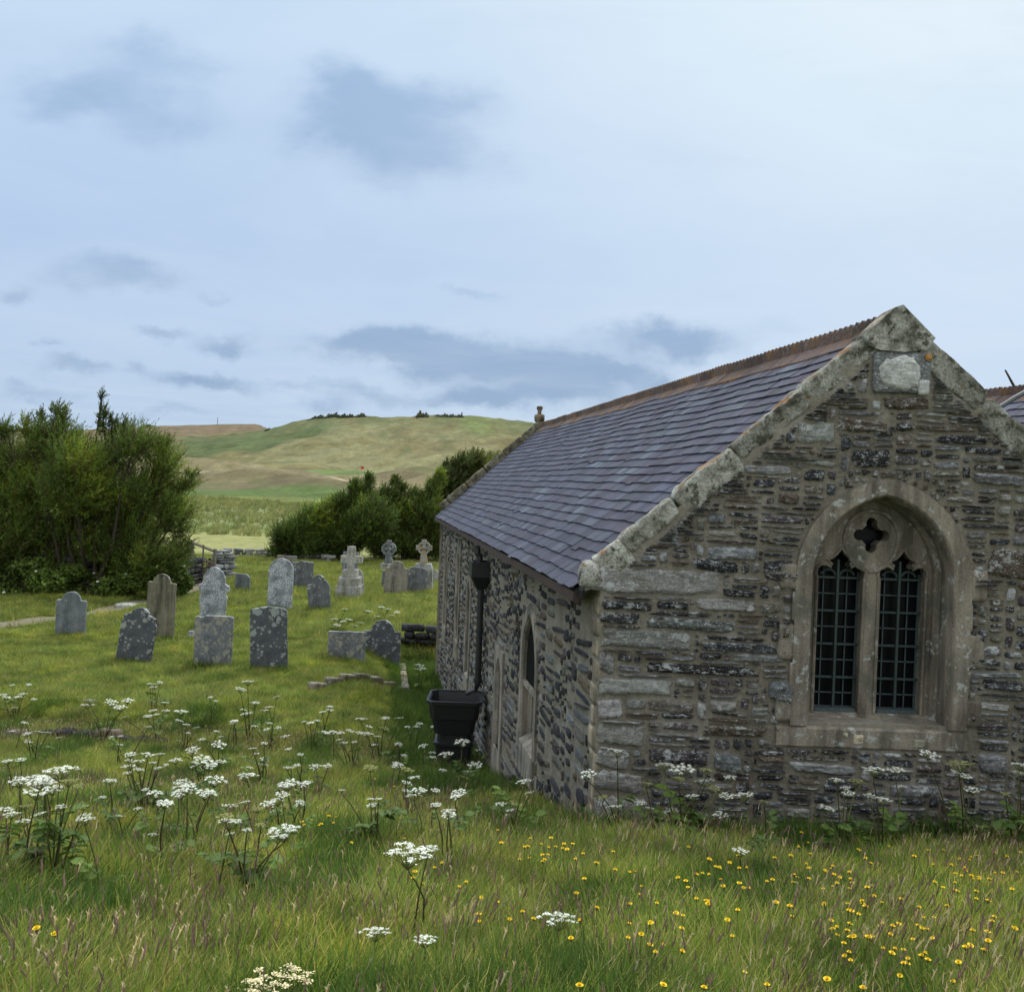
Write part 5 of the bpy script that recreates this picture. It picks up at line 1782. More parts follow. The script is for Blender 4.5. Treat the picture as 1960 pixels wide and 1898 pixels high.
def hogweed(base_px, umbels, label, hgt=None, leaves=7, lsc=1.0, group='white hogweed plants in the meadow'):
    """umbels: (x, y, width_px, kind) in the measuring frame"""
    rg = np.random.default_rng(int(base_px[0] * 3 + base_px[1]))
    b = ground_hit(*base_px)
    front = b.x > CORNX - .3 and D0 - .45 < b.y < D0 + 3 and b.x > CORNX + e2.x * (b.y - D0) - .1
    if front:
        k_ = (D0 - .45) / b.y
        b = Vector((b.x * k_, D0 - .45, float(gz(b.x * k_, D0 - .45))))
    root = empty('hogweed', b, label, 'flower', group)
    st = MB()
    for i, u in enumerate(umbels):
        x, y, w = u[:3]; kd = u[3] if len(u) > 3 else 'w'
        Y = b.y + rg.normal() * .03 * min(b.y, 6)
        if front: Y = min(Y, D0 - .22)
        p = P(x, y, Y)
        wid = max(.06, min(.26, 1.18 * w / F * Y))
        foot = b + Vector((rg.normal() * .02, rg.normal() * .02, -.03))
        mid = foot.lerp(p, .5) + Vector((rg.normal() * .015, rg.normal() * .015, .06 * (p - foot).length))
        node = p - Vector((0, 0, .34 * wid))
        th = .0019 + .0008 * min(4, b.y / 2.5)
        dark = (.75, .6, .6) if rg.random() < .6 else (1.1, 1.15, .9)
        tube(st, [foot, foot.lerp(mid, .5), mid, mid.lerp(node, .55) + Vector((0, 0, .01)), node], [th * 2, th * 1.7, th * 1.3, th, th * .8], 5, dark)
        o = bpy.data.objects.new('umbel', UMBG if kd == 'g' else UMBC if kd == 'c' else UMB[int(rg.integers(3))])
        COL.objects.link(o)
        o.parent = root
        o.location = p - b
        o.scale = (wid, wid, wid * .9)
        o.rotation_euler = ((Matrix.Rotation(rg.normal() * (.04 if leaves == 0 else .14) - (.13 if b.y < 4.5 else .04), 3, 'X') @ Matrix.Rotation(rg.normal() * (.05 if leaves == 0 else .14), 3, 'Y') @ Matrix.Rotation(rg.uniform(0, 6.28), 3, 'Z')).to_euler())
        if kd == 'g': o['label'] = 'greenish umbel gone to seed'
    st.build('stem', M['stem'], root)
    leaves = int(leaves * (1.1 if front else .8))
    for k in range(leaves):
        o = bpy.data.objects.new('leaf', LEAF[k % 2]); COL.objects.link(o); o.parent = root
        z = rg.uniform(.02, .30)
        o.location = (rg.normal() * .03, rg.normal() * .03, z)
        sc = lsc * rg.uniform(.35, .8)
        o.scale = (sc, sc, sc)
        o.rotation_euler = (rg.normal() * .2, rg.uniform(-.6, .25), 2 * math.pi * (k + rg.random() * .6) / leaves)
    return root


Z1 = lambda *L: [(x / 3.0044, 1266.1 + y / 3.0044, w / 3.0044) + tuple(r) for (x, y, w, *r) in L]
Z2 = lambda *L: [(569.8 + x / 3.0044, 1266.1 + y / 3.0044, w / 3.0044) + tuple(r) for (x, y, w, *r) in L]
Z3 = lambda *L: [(1202.8 + x / 2.589, 1392.7 + y / 2.589, w / 2.589) + tuple(r) for (x, y, w, *r) in L]
B1 = lambda x, y: (x / 3.0044, 1266.1 + y / 3.0044)
B2 = lambda x, y: (569.8 + x / 3.0044, 1266.1 + y / 3.0044)
B3 = lambda x, y: (1202.8 + x / 2.589, 1392.7 + y / 2.589)
PLANTS = [
    (B1(300, 1330), Z1((345, 630, 180), (300, 735, 110), (395, 685, 110, 'g'), (450, 715, 50, 'g'), (480, 835, 60, 'g'), (485, 888, 70), (350, 835, 60)), 'tallest hogweed with big white umbels on dark stems at the lower left', 12),
    (B1(170, 1300), Z1((225, 690, 140), (215, 750, 140), (145, 830, 70, 'g'), (220, 880, 80), (140, 920, 95)), 'hogweed with cream-white umbels just left of the tallest plant', 10),
    (B1(30, 1280), Z1((35, 850, 75), (65, 878, 80), (35, 1000, 60)), 'hogweed with three small umbels cut close to the left edge', 6),
    (B1(820, 930), Z1((750, 535, 65), (850, 535, 65), (918, 532, 60), (740, 567, 40), (740, 603, 75), (800, 622, 60), (880, 580, 40), (735, 640, 50), (910, 612, 45), (780, 705, 40), (835, 735, 35)), 'many-headed hogweed with eleven umbels in the left meadow', 12),
    (B1(1050, 960), Z1((1040, 690, 75), (1060, 718, 125)), 'hogweed carrying a double white umbel on one dark stem', 4),
    (B1(1190, 930), Z1((1238, 683, 120)), 'hogweed with one broad domed umbel at left centre', 4),
    (B1(1430, 850), Z1((1425, 657, 105)), 'hogweed with a single flat wide umbel right of the domed one', 4),
    (B1(1650, 900), Z1((1655, 705, 115)), 'hogweed with one clustered white umbel above the long-stalked plant', 4),
    (B1(1430, 1400), Z1((1630, 975, 180), (1600, 1010, 100), (1300, 893, 100, 'g'), (1420, 968, 50), (1500, 940, 60, 'g'), (1325, 990, 40)), 'wide spreading hogweed with long bare stalks and dark basal leaves', 12),
    (B1(1480, 1080), Z1((1320, 830, 95), (1410, 807, 60), (1480, 845, 80, 'g')), 'hogweed with two small white heads and one green head', 5),
    (B1(1620, 1060), Z1((1590, 800, 100), (1540, 822, 80), (1640, 830, 50, 'g'), (1725, 825, 60), (1590, 865, 70)), 'hogweed with a flat crowd of five umbels', 5),
    (B1(1190, 800), Z1((1180, 572, 150), (1270, 575, 60), (1200, 605, 90), (1120, 600, 50), (1010, 568, 75), (955, 593, 30)), 'hogweed with a broad row of loose umbels in mid meadow', 8),
    (B1(1110, 680), Z1((1108, 505, 75), (1105, 525, 60)), 'hogweed with a tight round head behind the broad row', 4),
    (B1(1270, 640), Z1((1260, 478, 80), (1270, 432, 30), (1160, 447, 40)), 'hogweed with a soft white head at the edge of the purple grass', 4),
    (B1(1500, 720), Z1((1520, 470, 40), (1455, 500, 45), (1475, 530, 35), (1520, 565, 50), (1515, 593, 55), (1435, 610, 45)), 'hogweed with six small scattered umbels', 6),
    (B1(600, 470), Z1((520, 225, 70), (505, 250, 70), (640, 235, 70), (690, 265, 70), (735, 225, 65)), 'bushy hogweed with five heads right of the yellow gorse', 8),
    (B1(900, 470), Z1((850, 315, 50), (900, 305, 45), (880, 283, 50), (955, 283, 45), (950, 237, 45), (715, 320, 35)), 'hogweed with six flat heads in the far left grass', 6),
    (B1(1050, 540), Z1((1040, 290, 80), (1030, 340, 45), (1070, 362, 40), (1130, 380, 40), (1080, 410, 30)), 'hogweed with a long flat top head and four below', 6),
    (B1(1440, 470), Z1((1425, 117, 65), (1385, 160, 65), (1468, 237, 55), (1400, 278, 40), (1418, 302, 70)), 'slender tall hogweed in front of the dark slate headstone', 6),
    (B1(1555, 520), Z1((1550, 262, 50), (1550, 355, 40), (1535, 390, 40), (1590, 203, 45), (1600, 380, 35), (1465, 372, 40)), 'thin-stemmed hogweed right of the slender tall one', 6),
    (B1(1790, 520), Z1((1785, 352, 40), (1825, 340, 35), (1870, 410, 50), (1640, 430, 45), (1855, 290, 40), (1750, 345, 30)), 'hogweed below the left end of the kerbed grave', 6),
    (B1(880, 300), Z1((890, 130, 35), (920, 120, 35), (860, 127, 30), (880, 147, 40)), 'small far hogweed below the khaki headstone', 4),
    (B1(90, 340), Z1((20, 190, 35), (40, 207, 50), (110, 205, 55), (130, 187, 40), (195, 217, 35), (70, 135, 30), (165, 132, 30), (80, 265, 35)), 'wide group of flat hogweed heads at the far left edge', 6),
    (B1(200, 560), Z1((150, 353, 30), (165, 457, 40), (275, 408, 40), (340, 538, 35), (405, 555, 35), (70, 400, 35)), 'sparse hogweed scattered below the dark kerb stones', 5),
    (B1(700, 620), Z1((685, 478, 40), (640, 432, 30), (850, 375, 35)), 'three small hogweed heads on the purple grass strip', 4),
    (B1(690, 1080), Z1((685, 888, 55), (590, 780, 30), (795, 845, 40)), 'low hogweed with three small heads left of centre', 5),
    (B1(880, 1150), Z1((880, 995, 65),), 'short hogweed with one small flat head among brown grass', 4),
    (B2(690, 1650), Z2((640, 1105, 250), (745, 1082, 130)), 'large foreground hogweed umbel on a single bare stalk', 0),
    (B2(440, 1900), Z2((445, 1555, 150),), 'foreground hogweed with a small round head left of the bare stalk', 0),
    (B2(640, 1960), Z2((735, 1600, 130),), 'foreground hogweed with a lilac-white head under the bare stalk', 0),
    (B2(1500, 1800), Z2((1495, 1480, 190),), 'foreground hogweed with a flat white plate right of centre', 0),
    (B1(1500, 2150), Z1((1600, 1850, 430, 'c'), (1480, 1890, 150, 'c')), 'large cream umbel cut by the bottom edge of the picture', 0),
    (B2(940, 760), Z2((945, 465, 90), (855, 535, 90), (1020, 595, 80), (835, 625, 50), (960, 665, 60, 'g'), (875, 770, 60)), 'leafy hogweed with three big heads in front of the water tank', 12),
    (B2(740, 700), Z2((720, 485, 50), (775, 523, 40), (778, 550, 40), (710, 628, 30)), 'hogweed with small heads left of the water tank', 6),
    (B2(660, 960), Z2((670, 668, 70), (625, 697, 60), (630, 745, 60), (630, 622, 80, 'g'), (635, 775, 40)), 'hogweed with stacked flat heads below the water tank', 8),
    (B2(440, 1100), Z2((420, 790, 45), (465, 790, 40), (425, 825, 55), (450, 865, 80, 'g'), (255, 740, 40), (420, 610, 80, 'g')), 'hogweed with three close heads and brown seed heads in mid grass', 9),
    (B2(320, 640), Z2((160, 408, 50), (245, 410, 45), (300, 398, 45), (355, 410, 40), (400, 415, 60), (325, 463, 40), (265, 467, 40), (240, 450, 40)), 'long drift of small hogweed heads left of the tank', 8),
    (B2(470, 620), Z2((460, 430, 40), (440, 478, 40), (365, 330, 60), (505, 325, 50), (585, 325, 45), (410, 375, 45), (500, 385, 60, 'g'), (700, 357, 40)), 'hogweed drift nearest the water tank', 8),
    (B2(140, 480), Z2((185, 258, 40), (185, 278, 40), (145, 290, 40), (115, 338, 40), (75, 352, 40), (35, 347, 30)), 'small far hogweed heads below the kerbed grave', 5),
    (B2(700, 180), Z2((700, 22, 50), (690, 45, 45), (720, 40, 40)), 'far hogweed in the dark weeds by the church wall', 8),
    (B2(1240, 1040), Z2((1300, 690, 75), (1330, 755, 50), (1165, 820, 60), (1225, 855, 60), (1250, 820, 80, 'g'), (1215, 885, 50)), 'hogweed at the foot of the church side wall by the vent pipe', 9),
    (B2(1860, 1060), Z2((1840, 518, 95), (1670, 648, 90), (1820, 838, 100), (1750, 780, 80, 'g')), 'tall thin hogweed leaning against the church corner', 6),
    (B3(270, 560), Z3((175, 185, 90), (265, 205, 120), (505, 247, 60), (375, 265, 80), (315, 340, 70), (485, 338, 65), (575, 333, 90), (455, 432, 75), (390, 210, 70, 'g'), (250, 250, 60, 'g'), (420, 300, 80, 'g')), 'tall bushy hogweed with many heads against the gable wall', 16),
    (B3(170, 540), Z3((215, 410, 65), (175, 430, 50), (105, 398, 45), (65, 375, 50), (90, 275, 70, 'g')), 'hogweed with four small heads at the left foot of the gable', 8),
    (B3(570, 800), Z3((555, 612, 80),), 'short hogweed with one white head in front of the gable', 4),
    (B3(690, 700), Z3((675, 365, 60, 'g'), (700, 470, 50, 'g')), 'green seeding hogweed with no white flowers before the gable', 4),
    (B3(1060, 650), Z3((1035, 260, 60), (1075, 298, 50), (1090, 325, 60), (985, 398, 75), (1055, 395, 50), (1130, 265, 80, 'g')), 'hogweed with five heads below the left part of the window', 9),
    (B3(1240, 660), Z3((1215, 208, 100), (1195, 335, 50), (1265, 358, 85)), 'dark-stemmed hogweed with a high head under the window', 7),
    (B3(1330, 640), Z3((1325, 210, 80), (1350, 292, 50)), 'thin hogweed with two heads right of the high head', 5),
    (B3(1660, 620), Z3((1490, 133, 90), (1650, 232, 90), (1705, 308, 75), (1640, 180, 120, 'g')), 'hogweed with wide-set heads at the right of the window', 8),
    (B3(1930, 640), Z3((1940, 185, 80), (1940, 225, 60), (1870, 330, 50, 'g')), 'leafy hogweed at the right edge of the picture', 12),
    (ground_hit and (640, 1215), [(640, 1185, 14), (655, 1190, 14), (668, 1186, 14), (690, 1192, 13), (680, 1198, 12), (645, 1196, 12), (705, 1170, 14), (660, 1166, 12)], 'far white hogweed drift behind the low wide slab', 5),
    ((735, 1190), [(722, 1180, 12), (742, 1166, 14), (730, 1162, 13), (750, 1178, 12), (760, 1172, 12)], 'far hogweed heads behind the round-topped lichened headstone', 5),
]
for (b, u, lab, lv) in PLANTS:
    hogweed(b, u, lab, None, lv, 1.0 + .12 * (lv > 9))


rs = random.Random(5)
for k in range(46):
    u = rs.random()
    x = rs.uniform(10, 640) if u < .6 else rs.uniform(560, 930)
    y = rs.uniform(1330, 1600) if u < .6 else rs.uniform(1350, 1590)
    g = ground_hit(x, y, .42)
    sp = 1.0 / g.y
    um = [(x + rs.choice([-1, 1]) * rs.uniform(60, 190) * sp * (k % 3 > 0), y + rs.gauss(0, 22) * sp, rs.uniform(70, 150) * sp * 1.5) for _ in range(rs.choice([1, 1, 2, 3]))]
    base = (x, y + .42 * F / g.y)
    hogweed(base, um, 'small slender hogweed scattered in the open meadow grass', None, 3, .7, 'small hogweed scattered in the meadow')

# ------------------------------------------------------------------ yellow hawkbit flowers
def make_flower(seed):
    rg = np.random.default_rng(seed)
    mb = MB()
    H = .24
    tube(mb, [(0, 0, -.05), (.01, 0, H * .5), (.0, .005, H)], [.0022, .002, .0018], 4, (1.1, 1.1, .8), 1, False)
    tube(mb, [(0, .005, H - .012), (0, .005, H)], [.004, .007], 6, (1, 1.1, .8), 1)
    for ring, (n, L, up) in enumerate(((14, .019, .004), (10, .012, .008), (6, .006, .01))):
        for k in range(n):
            a = 2 * math.pi * k / n + ring
            c, s = math.cos(a), math.sin(a)
            w = .0035
            mb.add([(-s * w * .6, c * w * .6 + .005, H), (c * L - s * w, s * L + c * w + .005, H + up), (c * L + s * w, s * L - c * w + .005, H + up), (s * w * .6, -c * w * .6 + .005, H)], [(0, 1, 2, 3)], (1, rg.uniform(.85, 1.05), 1), 0)
    return mb.mesh('hawkbit', [M['yellow'], M['stem']])


FL = [make_flower(1), make_flower(2)]
yel = [Z3((350, 705, 1), (15, 700, 1), (65, 725, 1), (290, 590, 1), (860, 585, 1), (877, 566, 1), (925, 632, 1), (1120, 588, 1), (1150, 592, 1), (1155, 630, 1), (1350, 598, 1), (830, 655, 1), (960, 668, 1), (725, 645, 1), (655, 590, 1), (895, 680, 1), (985, 695, 1), (1005, 715, 1), (1025, 712, 1), (1010, 700, 1), (975, 690, 1), (960, 690, 1), (1030, 725, 1), (830, 778, 1), (875, 745, 1), (830, 742, 1), (1095, 708, 1), (1135, 770, 1), (1150, 772, 1), (1025, 790, 1), (1000, 812, 1), (1090, 792, 1), (1060, 782, 1), (1235, 820, 1), (1220, 802, 1), (1655, 783, 1), (1605, 812, 1), (1705, 815, 1), (1712, 832, 1), (1720, 850, 1), (1808, 752, 1), (1710, 757, 1), (1510, 637, 1), (1545, 590, 1), (1480, 605, 1), (1555, 680, 1), (1615, 698, 1), (1680, 640, 1), (1750, 640, 1), (1890, 637, 1), (1940, 605, 1), (1800, 708, 1), (1845, 692, 1), (1685, 720, 1), (1685, 620, 1), (1770, 605, 1), (1890, 430, 1), (830, 518, 1), (800, 890, 1), (995, 887, 1), (1088, 880, 1), (1080, 902, 1), (1130, 895, 1), (1245, 875, 1), (1440, 885, 1), (1035, 968, 1), (800, 935, 1), (1010, 1012, 1), (1075, 1008, 1), (1080, 1012, 1), (1142, 1024, 1), (1265, 985, 1), (1300, 980, 1), (1490, 943, 1), (1485, 972, 1), (1495, 1000, 1), (1430, 980, 1), (1785, 927, 1), (1835, 945, 1), (1838, 966, 1), (1720, 1013, 1), (1820, 1035, 1), (1090, 1075, 1), (1120, 1062, 1), (1095, 1110, 1), (1135, 1150, 1), (1380, 1095, 1), (1300, 1133, 1), (1455, 1150, 1), (1470, 1156, 1), (1705, 1135, 1), (1410, 1187, 1), (1035, 1210, 1), (545, 1210, 1), (385, 1270, 1), (130, 1250, 1), (180, 1115, 1), (60, 1070, 1), (185, 1090, 1), (1185, 1288, 1), (720, 1292, 1), (155, 1290, 1), (345, 1300, 1)),
       Z2((680, 1195, 1), (690, 1190, 1), (650, 1213, 1), (845, 1168, 1), (810, 1182, 1), (745, 1285, 1), (905, 1290, 1), (1000, 1265, 1), (1055, 1270, 1), (1285, 1143, 1), (1310, 1060, 1), (1325, 1040, 1), (1300, 1070, 1), (1415, 1073, 1), (1400, 1097, 1), (1440, 1068, 1), (1450, 1105, 1), (1380, 1007, 1), (1455, 1010, 1), (1360, 1132, 1), (1395, 1130, 1), (1410, 1163, 1), (1540, 1040, 1), (1560, 1067, 1), (1590, 1070, 1), (1570, 1045, 1), (1620, 1132, 1), (1650, 1097, 1), (1690, 1170, 1), (1805, 1195, 1), (1690, 1253, 1), (1605, 1318, 1), (1680, 1418, 1), (1165, 1380, 1), (1215, 1420, 1), (1085, 1447, 1), (1055, 1450, 1), (1325, 1485, 1), (1340, 1465, 1), (1675, 1508, 1), (1615, 1580, 1), (180, 893, 1), (90, 908, 1), (270, 900, 1), (135, 935, 1), (225, 935, 1), (20, 938, 1), (240, 1020, 1), (585, 1025, 1), (1155, 960, 1), (1635, 1880, 1), (445, 655, 1), (535, 715, 1), (1030, 465, 1), (1175, 1035, 1)),
       Z1((295, 1495, 1), (345, 1520, 1), (1775, 905, 1), (1745, 935, 1), (1790, 680, 1), (1850, 935, 1))]
rf = random.Random(3)
more = []
while len(more) < 95:
    x, y = rf.uniform(1180, 1965), rf.triangular(1600, 1900, 1660)
    if rf.random() < .55 + .45 * math.sin(x * .013 + y * .02): more.append((x, y, 1))
yel.append(more)
kf = 0
for (x, y, _) in sum(yel, []):
    h = .17 + .09 * random.random()
    g = ground_hit(x, y, h * 1.02)
    o = bpy.data.objects.new('hawkbit', FL[kf % 2]); kf += 1
    COL.objects.link(o)
    o.location = g
    sz = h / .24
    fs = random.uniform(.42, .72)
    o.scale = (fs, fs, sz)
    o.rotation_euler = (random.gauss(-.10, .12), random.gauss(0, .12), random.uniform(0, 6.28))
    tag(o, 'small yellow hawkbit flower on a thin stalk in the meadow grass', 'flower', 'yellow hawkbit flowers')

# ------------------------------------------------------------------ things on the far hill
def far_shrub(x, y, w, h, Y, label, name='hill_shrub', n=1100):
    g = P(x, y, Y); g.z = float(gz(g.x, g.y)); s = Y / F
    rg = np.random.default_rng(int(x))
    mb = MB()
    m = n
    u = rg.uniform(-1, 1, m)
    X = g.x + u * w * s / 2; Yv = g.y + rg.normal(size=m) * 2.2
    prof = (1 - np.abs(u) ** 2.5) * (.62 + .25 * np.sin(u * w * .22 + x) + .18 * np.sin(u * w * .61))
    p = np.stack([X, Yv, gz(X, Yv) + h * s * (1.05 * prof * rg.random(m) ** .6 - .12)], -1)
    a = rg.normal(size=(m, 3)); a /= np.linalg.norm(a, axis=1, keepdims=True)
    b = np.cross(a, rg.normal(size=(m, 3))); b /= np.linalg.norm(b, axis=1, keepdims=True)
    L = h * s * .13 * rg.uniform(.6, 1.3, (m, 1))
    q = np.stack([p - a * L, p + b * L, p + a * L, p - b * L], 1).reshape(-1, 3)
    mb.add(q, (np.arange(m) * 4)[:, None] + np.arange(4)[None], np.repeat(np.array([.075, .085, .052]) * rg.uniform(.6, 1.5, (m, 1)), 4, 0))
    tag(mb.build(name, M['leaf'], loc=tuple(g)), label, 'shrub', 'shrubs on the hill crest')


far_shrub(808, 792, 26, 12, 690, 'round dark bush standing highest on the hill crest')
far_shrub(642, 797, 110, 8, 690, 'long low dark scrub at the left end of the hill crest', n=3500)
far_shrub(694, 795, 14, 7, 690, 'small square dark clump in the middle of the hill crest')
far_shrub(860, 795, 60, 6, 690, 'thin line of scrub right of the round crest bush', n=2500)
far_shrub(512, 812, 7, 5, 690, 'tiny lone bush on the left slope of the hill skyline')
far_shrub(285, 816, 26, 8, 1450, 'dark trees on the far horizon beyond the brown field', n=1100)
far_shrub(20, 826, 160, 14, 1450, 'dark wooded line at the far left horizon behind the large tamarisk', n=4000)


def pole(name, x, y0, y1, Y, r, mat, label, cat):
    a = P(x, y0, Y); a.z = float(gz(a.x, a.y)); b = P(x + .6, y1, Y)
    mb = MB(); tube(mb, [a - Vector((0, 0, .3)), Vector((a.x, a.y, b.z))], r, 6)
    o = mb.build(name, mat, loc=tuple(a)); tag(o, label, cat)
    return o


pole('utility_pole', 416, 815, 799, 1300, .35, M['bark'], 'thin dark utility pole on the far brown field', 'pole')
pole('marker_post', 884, 796, 789, 690, .5, M['bark'], 'short dark post on the hill crest', 'post')


def golf_flag():
    Y = 292.
    g = P(690, 905, Y); g.z = float(gz(g.x, g.y))
    root = empty('golf_flag', g, 'small red flag on a stick on the bright green', 'flag')
    mb = MB(); tube(mb, [g, g + Vector((0, 0, 2.6))], .05, 5); mb.build('flagstick', M['paleled'], root)
    fl = MB()
    V = [g + Vector((.0 + u * 1.1, .1 * math.sin(u * 5), 1.7 + .9 * v)) for u in (0, .33, .66, 1) for v in (0, 1)]
    V += [v + Vector((0, .03, 0)) for v in V]
    fl.add([tuple(v) for v in V], [(0, 2, 3, 1), (2, 4, 5, 3), (4, 6, 7, 5), (9, 11, 10, 8), (11, 13, 12, 10), (13, 15, 14, 12)])
    fl.build('flag', M['redflag'], root)


golf_flag()

# ------------------------------------------------------------------ grass
TUFTS = bpy.data.collections.new('grass_sources')


def tuft(name, n, h, spread, rad, cols, width, plume=0, plume_col=(.21, .13, .12), seed=0, bend=.55, wind=.12):
    rg = np.random.default_rng(seed)
    mb = MB()
    seg = 4
    for k in range(n):
        a = rg.uniform(0, 6.28)
        r = rad * math.sqrt(rg.random())
        b = np.array([r * math.cos(a), r * math.sin(a), -.02])
        a2 = a + rg.normal() * .9
        L = h * rg.uniform(.5, 1.15)
        ln = spread * rg.uniform(.2, 1.2)
        d = np.array([math.cos(a2) * ln + wind * rg.uniform(.3, 1.), math.sin(a2) * ln, 1.0]); d /= np.linalg.norm(d)
        side = np.cross(d, np.array([math.cos(a2 + rg.normal()), math.sin(a2 + rg.normal()), .2])); side /= np.linalg.norm(side)
        droop = bend * rg.uniform(.3, 1.2)
        V = []
        for j in range(seg + 1):
            u = j / seg
            p = b + d * L * u + np.array([math.cos(a2) * .8 + .15, math.sin(a2) * .8, -.55]) * L * droop * u ** 2.2 * .6
            w = width * (1 - u ** 1.6) * .5 + .0004
            V += [p - side * w, p + side * w]
        col = np.array(cols[rg.integers(len(cols))]) * rg.uniform(.75, 1.25)
        tipc = np.linspace(0, 1, seg + 1).repeat(2)[:, None] ** 2 * np.array([.35, .16, .05]) * rg.uniform(0, 1)
        grad = .95 + tipc
        mb.add(V, [(2 * j, 2 * j + 1, 2 * j + 3, 2 * j + 2) for j in range(seg)], col * grad, 0)
    for k in range(plume):
        a = rg.uniform(0, 6.28); r = rad * rg.random()
        b = np.array([r * math.cos(a), r * math.sin(a), 0])
        H = h * rg.uniform(1.0, 1.6)
        tip = b + np.array([.3 * H * rg.uniform(-.3, 1.2) + rg.normal() * .05, rg.normal() * .06, H])
        mid = (b + tip) / 2 + np.array([-.02 * H, 0, .02 * H])
        tube(mb, [b, mid, tip], [.0011, .0010, .0008], 3, np.array([.19, .17, .07]) * rg.uniform(.8, 1.2), 1, False)
        dr = (tip - mid); dr /= np.linalg.norm(dr)
        dr = dr + np.array([rg.uniform(-.15, .3), rg.normal() * .12, .05]); dr /= np.linalg.norm(dr)
        Lp = rg.uniform(.035, .07); wp = rg.uniform(.0020, .0038)
        c = np.array(plume_col) * rg.uniform(.7, 1.4)
        if rg.random() < .68: c = np.array([.42, .36, .22]) * rg.uniform(.8, 1.2)
        tube(mb, [tip, tip + dr * Lp * .22, tip + dr * Lp * .6 + np.array([.0015, 0, 0]), tip + dr * Lp], [wp * .5, wp, wp * .65, wp * .1], 5, c, 1, False)
        for _ in range(7):
            q = tip + dr * Lp * rg.uniform(.1, .9); v = rg.normal(size=3) * .006 + dr * .008
            w = np.cross(v, rg.normal(size=3)); w = w / np.linalg.norm(w) * .0018
            mb.add([q - w, q + w, q + v + dr * .006], [(0, 1, 2)], c * rg.uniform(.9, 1.3), 1)
    me = mb.mesh(name, [M['grass'], M['seed']])
    o = bpy.data.objects.new(name, me)
    TUFTS.objects.link(o)
    return o


GR = [(.14, .235, .030), (.175, .26, .036), (.24, .29, .055), (.09, .17, .024), (.33, .33, .11)]
LW = [(.16, .25, .036), (.185, .27, .042), (.22, .275, .052), (.115, .20, .03), (.28, .28, .11)]
DRY = [(.18, .23, .05), (.24, .25, .08), (.31, .28, .12), (.14, .22, .036)]
DK = [(.075, .145, .024), (.09, .16, .03), (.06, .12, .02)]
# alphabetical order = pick index
tuft('a0', 34, .10, .55, .075, LW, .006, seed=1)
tuft('a1', 34, .12, .6, .08, LW, .006, seed=2)
tuft('a2', 30, .11, .6, .08, DRY, .006, seed=3)
tuft('b0', 34, .17, .6, .07, GR, .0052, seed=4)
tuft('b1', 32, .22, .55, .06, GR, .0056, seed=5)
tuft('b2', 30, .17, .5, .07, DRY, .005, seed=6)
tuft('c0', 24, .17, .5, .07, GR, .005, plume=1, seed=7)
tuft('c1', 22, .18, .45, .08, DRY, .005, plume=2, plume_col=(.20, .12, .115), seed=8)
tuft('d0', 30, .24, .5, .08, DK, .008, seed=9)
tuft('d1', 26, .28, .55, .09, DK, .009, seed=10)
tuft('e0', 30, .5, .4, .22, [(.23, .24, .10), (.17, .20, .06), (.28, .27, .15)], .03, seed=11)
tuft('e1', 26, .6, .35, .22, [(.17, .23, .07), (.23, .27, .11)], .03, seed=12)


